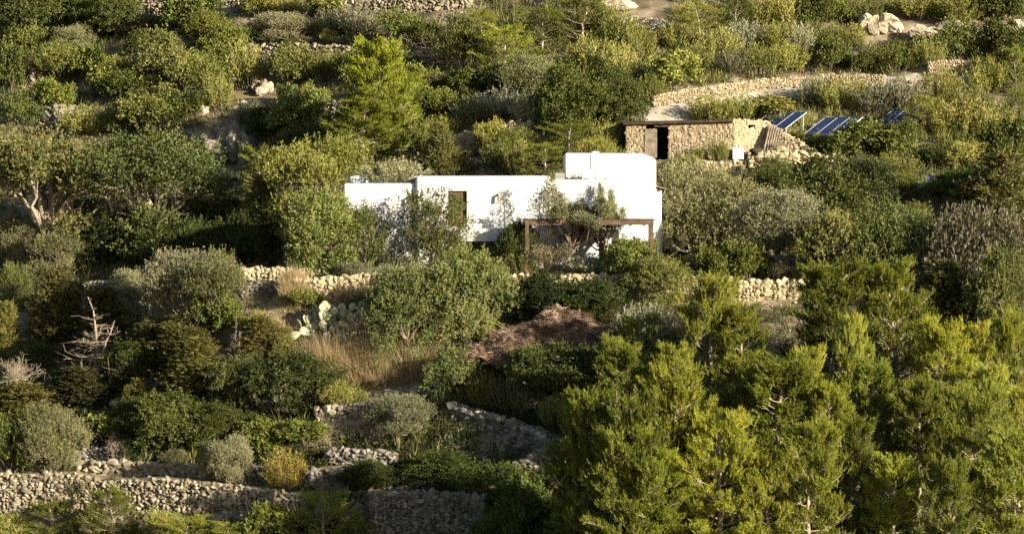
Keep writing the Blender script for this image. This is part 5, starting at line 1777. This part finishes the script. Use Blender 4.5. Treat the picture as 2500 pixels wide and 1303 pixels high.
def scrub(name, label, n, seed, m, hgt, per, bw, thr, where=None, spread=.16, fan=.5, leaf=False):
    rs = np.random.default_rng(seed)
    x, y = in_frame(n, rs)
    z = gz(x, y)
    px, py = to_px(x, y, z)
    ok = noise2(x * .35, y * .35, seed) + .6 * noise2(x * 1.3, y * 1.3, seed + 1) > thr
    ok &= ~((np.abs(x + .2) < 11.5) & (y > 195) & (y < 206))                    # house terrace
    ok &= ~((px > 1530) & (px < 1900) & (y > 212.5) & (y < 220))                # shed
    dtr = np.min(np.hypot(x[:, None] - cx[None], (y[:, None] - cy[None])), axis=1)
    ok &= dtr > 2.0
    for wp in WPX:                                                               # keep wall faces and their foot clear
        tp, ft = np.interp(px, wp[:, 0], wp[:, 1]), np.interp(px, wp[:, 0], wp[:, 2])
        ok &= ~((px > wp[0, 0]) & (px < wp[:, 0].max()) & (py > tp) & (py < ft + 70 * hgt * rs.uniform(.2, .6, len(px))))
    for x0, x1, y0, y1 in CLEAR: ok &= ~((px > x0) & (px < x1) & (py > y0) & (py < y1))
    if where is not None: ok &= where(px, py, rs, x, y)
    x, y, z = x[ok], y[ok], z[ok]
    s = hgt * rs.uniform(.45, 1.25, len(x)) * (1 + .4 * noise2(x * .6, y * .6, seed + 4))
    X_ = np.repeat(x, per) + rs.normal(0, spread, len(x) * per); Y_ = np.repeat(y, per) + rs.normal(0, spread, len(x) * per)
    f = rs.uniform(0, .75, len(X_))
    d_ = unit(np.stack([X_ - np.repeat(x, per), Y_ - np.repeat(y, per), np.full(len(X_), .4 / fan * .5)], 1) / .3 + rs.normal(0, .25, (len(X_), 3)))
    S_ = np.repeat(s, per)
    tt = np.clip(np.repeat(rs.uniform(0, .65, len(x)), per) + rs.uniform(0, .35, len(X_)), 0, 1)
    mb = MB()
    if leaf:                                                                     # small leafy mounds
        d2 = unit(rs.normal(size=(len(X_), 3))) * rs.uniform(.3, 1, (len(X_), 1)) ** .5
        xx = np.repeat(x, per) + d2[:, 0] * S_ * .55; yy = np.repeat(y, per) + d2[:, 1] * S_ * .55
        kites(mb, np.stack([xx, yy, gz(xx, yy) + np.abs(d2[:, 2]) * S_ * .95 - .04], 1), d2 + np.array([0, 0, .5]) + rs.normal(0, .5, d2.shape), .13, bw, tt, rs)
    else:
        blades(mb, np.stack([X_, Y_, gz(X_, Y_) + f * S_ - .04], 1), d_, S_ * .55, bw, tt, rs)
    tag(mb.build(name, M[m]), label, 'scrub', kind='stuff')


stony = lambda px, py, rs, x, y: ~((px > 860) & (px < 1060) & (py > 925) & (py < 990))
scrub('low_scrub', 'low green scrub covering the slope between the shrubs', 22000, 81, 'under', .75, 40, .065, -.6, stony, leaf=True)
scrub('thicket_floor', 'dense low scrub, darkened to stand in for shade, filling the hollow inside the curved wall', 70000, 85, 'under', .7, 40, .065, -2.0,
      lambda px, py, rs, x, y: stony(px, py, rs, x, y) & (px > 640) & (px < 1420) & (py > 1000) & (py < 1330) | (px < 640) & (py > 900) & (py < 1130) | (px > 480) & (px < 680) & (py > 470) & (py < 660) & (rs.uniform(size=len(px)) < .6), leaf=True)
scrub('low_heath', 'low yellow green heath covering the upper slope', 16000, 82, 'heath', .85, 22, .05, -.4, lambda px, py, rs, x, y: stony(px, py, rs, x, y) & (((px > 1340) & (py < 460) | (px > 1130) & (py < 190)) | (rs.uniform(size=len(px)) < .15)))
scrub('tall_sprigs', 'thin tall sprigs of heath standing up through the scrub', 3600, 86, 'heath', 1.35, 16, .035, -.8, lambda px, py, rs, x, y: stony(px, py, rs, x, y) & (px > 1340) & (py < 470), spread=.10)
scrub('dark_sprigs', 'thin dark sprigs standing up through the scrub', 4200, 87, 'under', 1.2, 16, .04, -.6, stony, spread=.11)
scrub('low_sage', 'low grey green ground cover among the shrubs', 9000, 83, 'sage', .5, 16, .045, .0, stony)
scrub('dry_litter', 'thin dry grass tufts scattered over the soil', 9000, 84, 'straw', .32, 9, .03, .0, stony)

# loose stones on the bare soil
rs = np.random.default_rng(90)
mb = MB()
x, y = in_frame(2600, rs)
ok = noise2(x * .5, y * .5, 91) > .05
for x_, y_ in zip(x[ok], y[ok]):
    if abs(x_) < 11.5 and 195 < y_ < 206: continue
    s = .08 + .2 * rs.uniform() ** 3
    put_rock(mb, rs, np.array([x_, y_, float(gz(x_, y_)) + s * .2]), s, s, s * .7, rs.uniform(0, 6))
q = hit(960, 958)
for _ in range(240):
    x_, y_ = q[0] + rs.normal(0, 1.6), q[1] + rs.normal(0, 1.6); s = rs.uniform(.05, .2)
    put_rock(mb, rs, np.array([x_, y_, float(gz(x_, y_)) + s * .2]), s, s, s * .6, rs.uniform(0, 6))
tag(mb.build('loose_stones', M['stone']), 'loose pale stones scattered over the bare soil', 'stones', kind='stuff')

# thin haze added only to lift the blacks, switched off
if HAZE:
    mb = MB(); box(mb, -420, 420, -70, 470, -60, 110)
    hz_ = mb.mesh('haze', []); 
    hm = bpy.data.materials.new('black_lift_haze'); hm.use_nodes = True; hn = hm.node_tree.nodes; hn.clear()
    ho = hn.new('ShaderNodeOutputMaterial'); hv = hn.new('ShaderNodeVolumePrincipled')
    hv.inputs['Color'].default_value = (.82, .90, 1, 1); hv.inputs['Density'].default_value = HAZE; hv.inputs['Anisotropy'].default_value = 0
    hm.node_tree.links.new(hv.outputs[0], ho.inputs['Volume']); hz_.materials.append(hm)
    tag(link('haze', hz_), 'thin haze added over the valley to lift the blacks', None, kind='stuff')
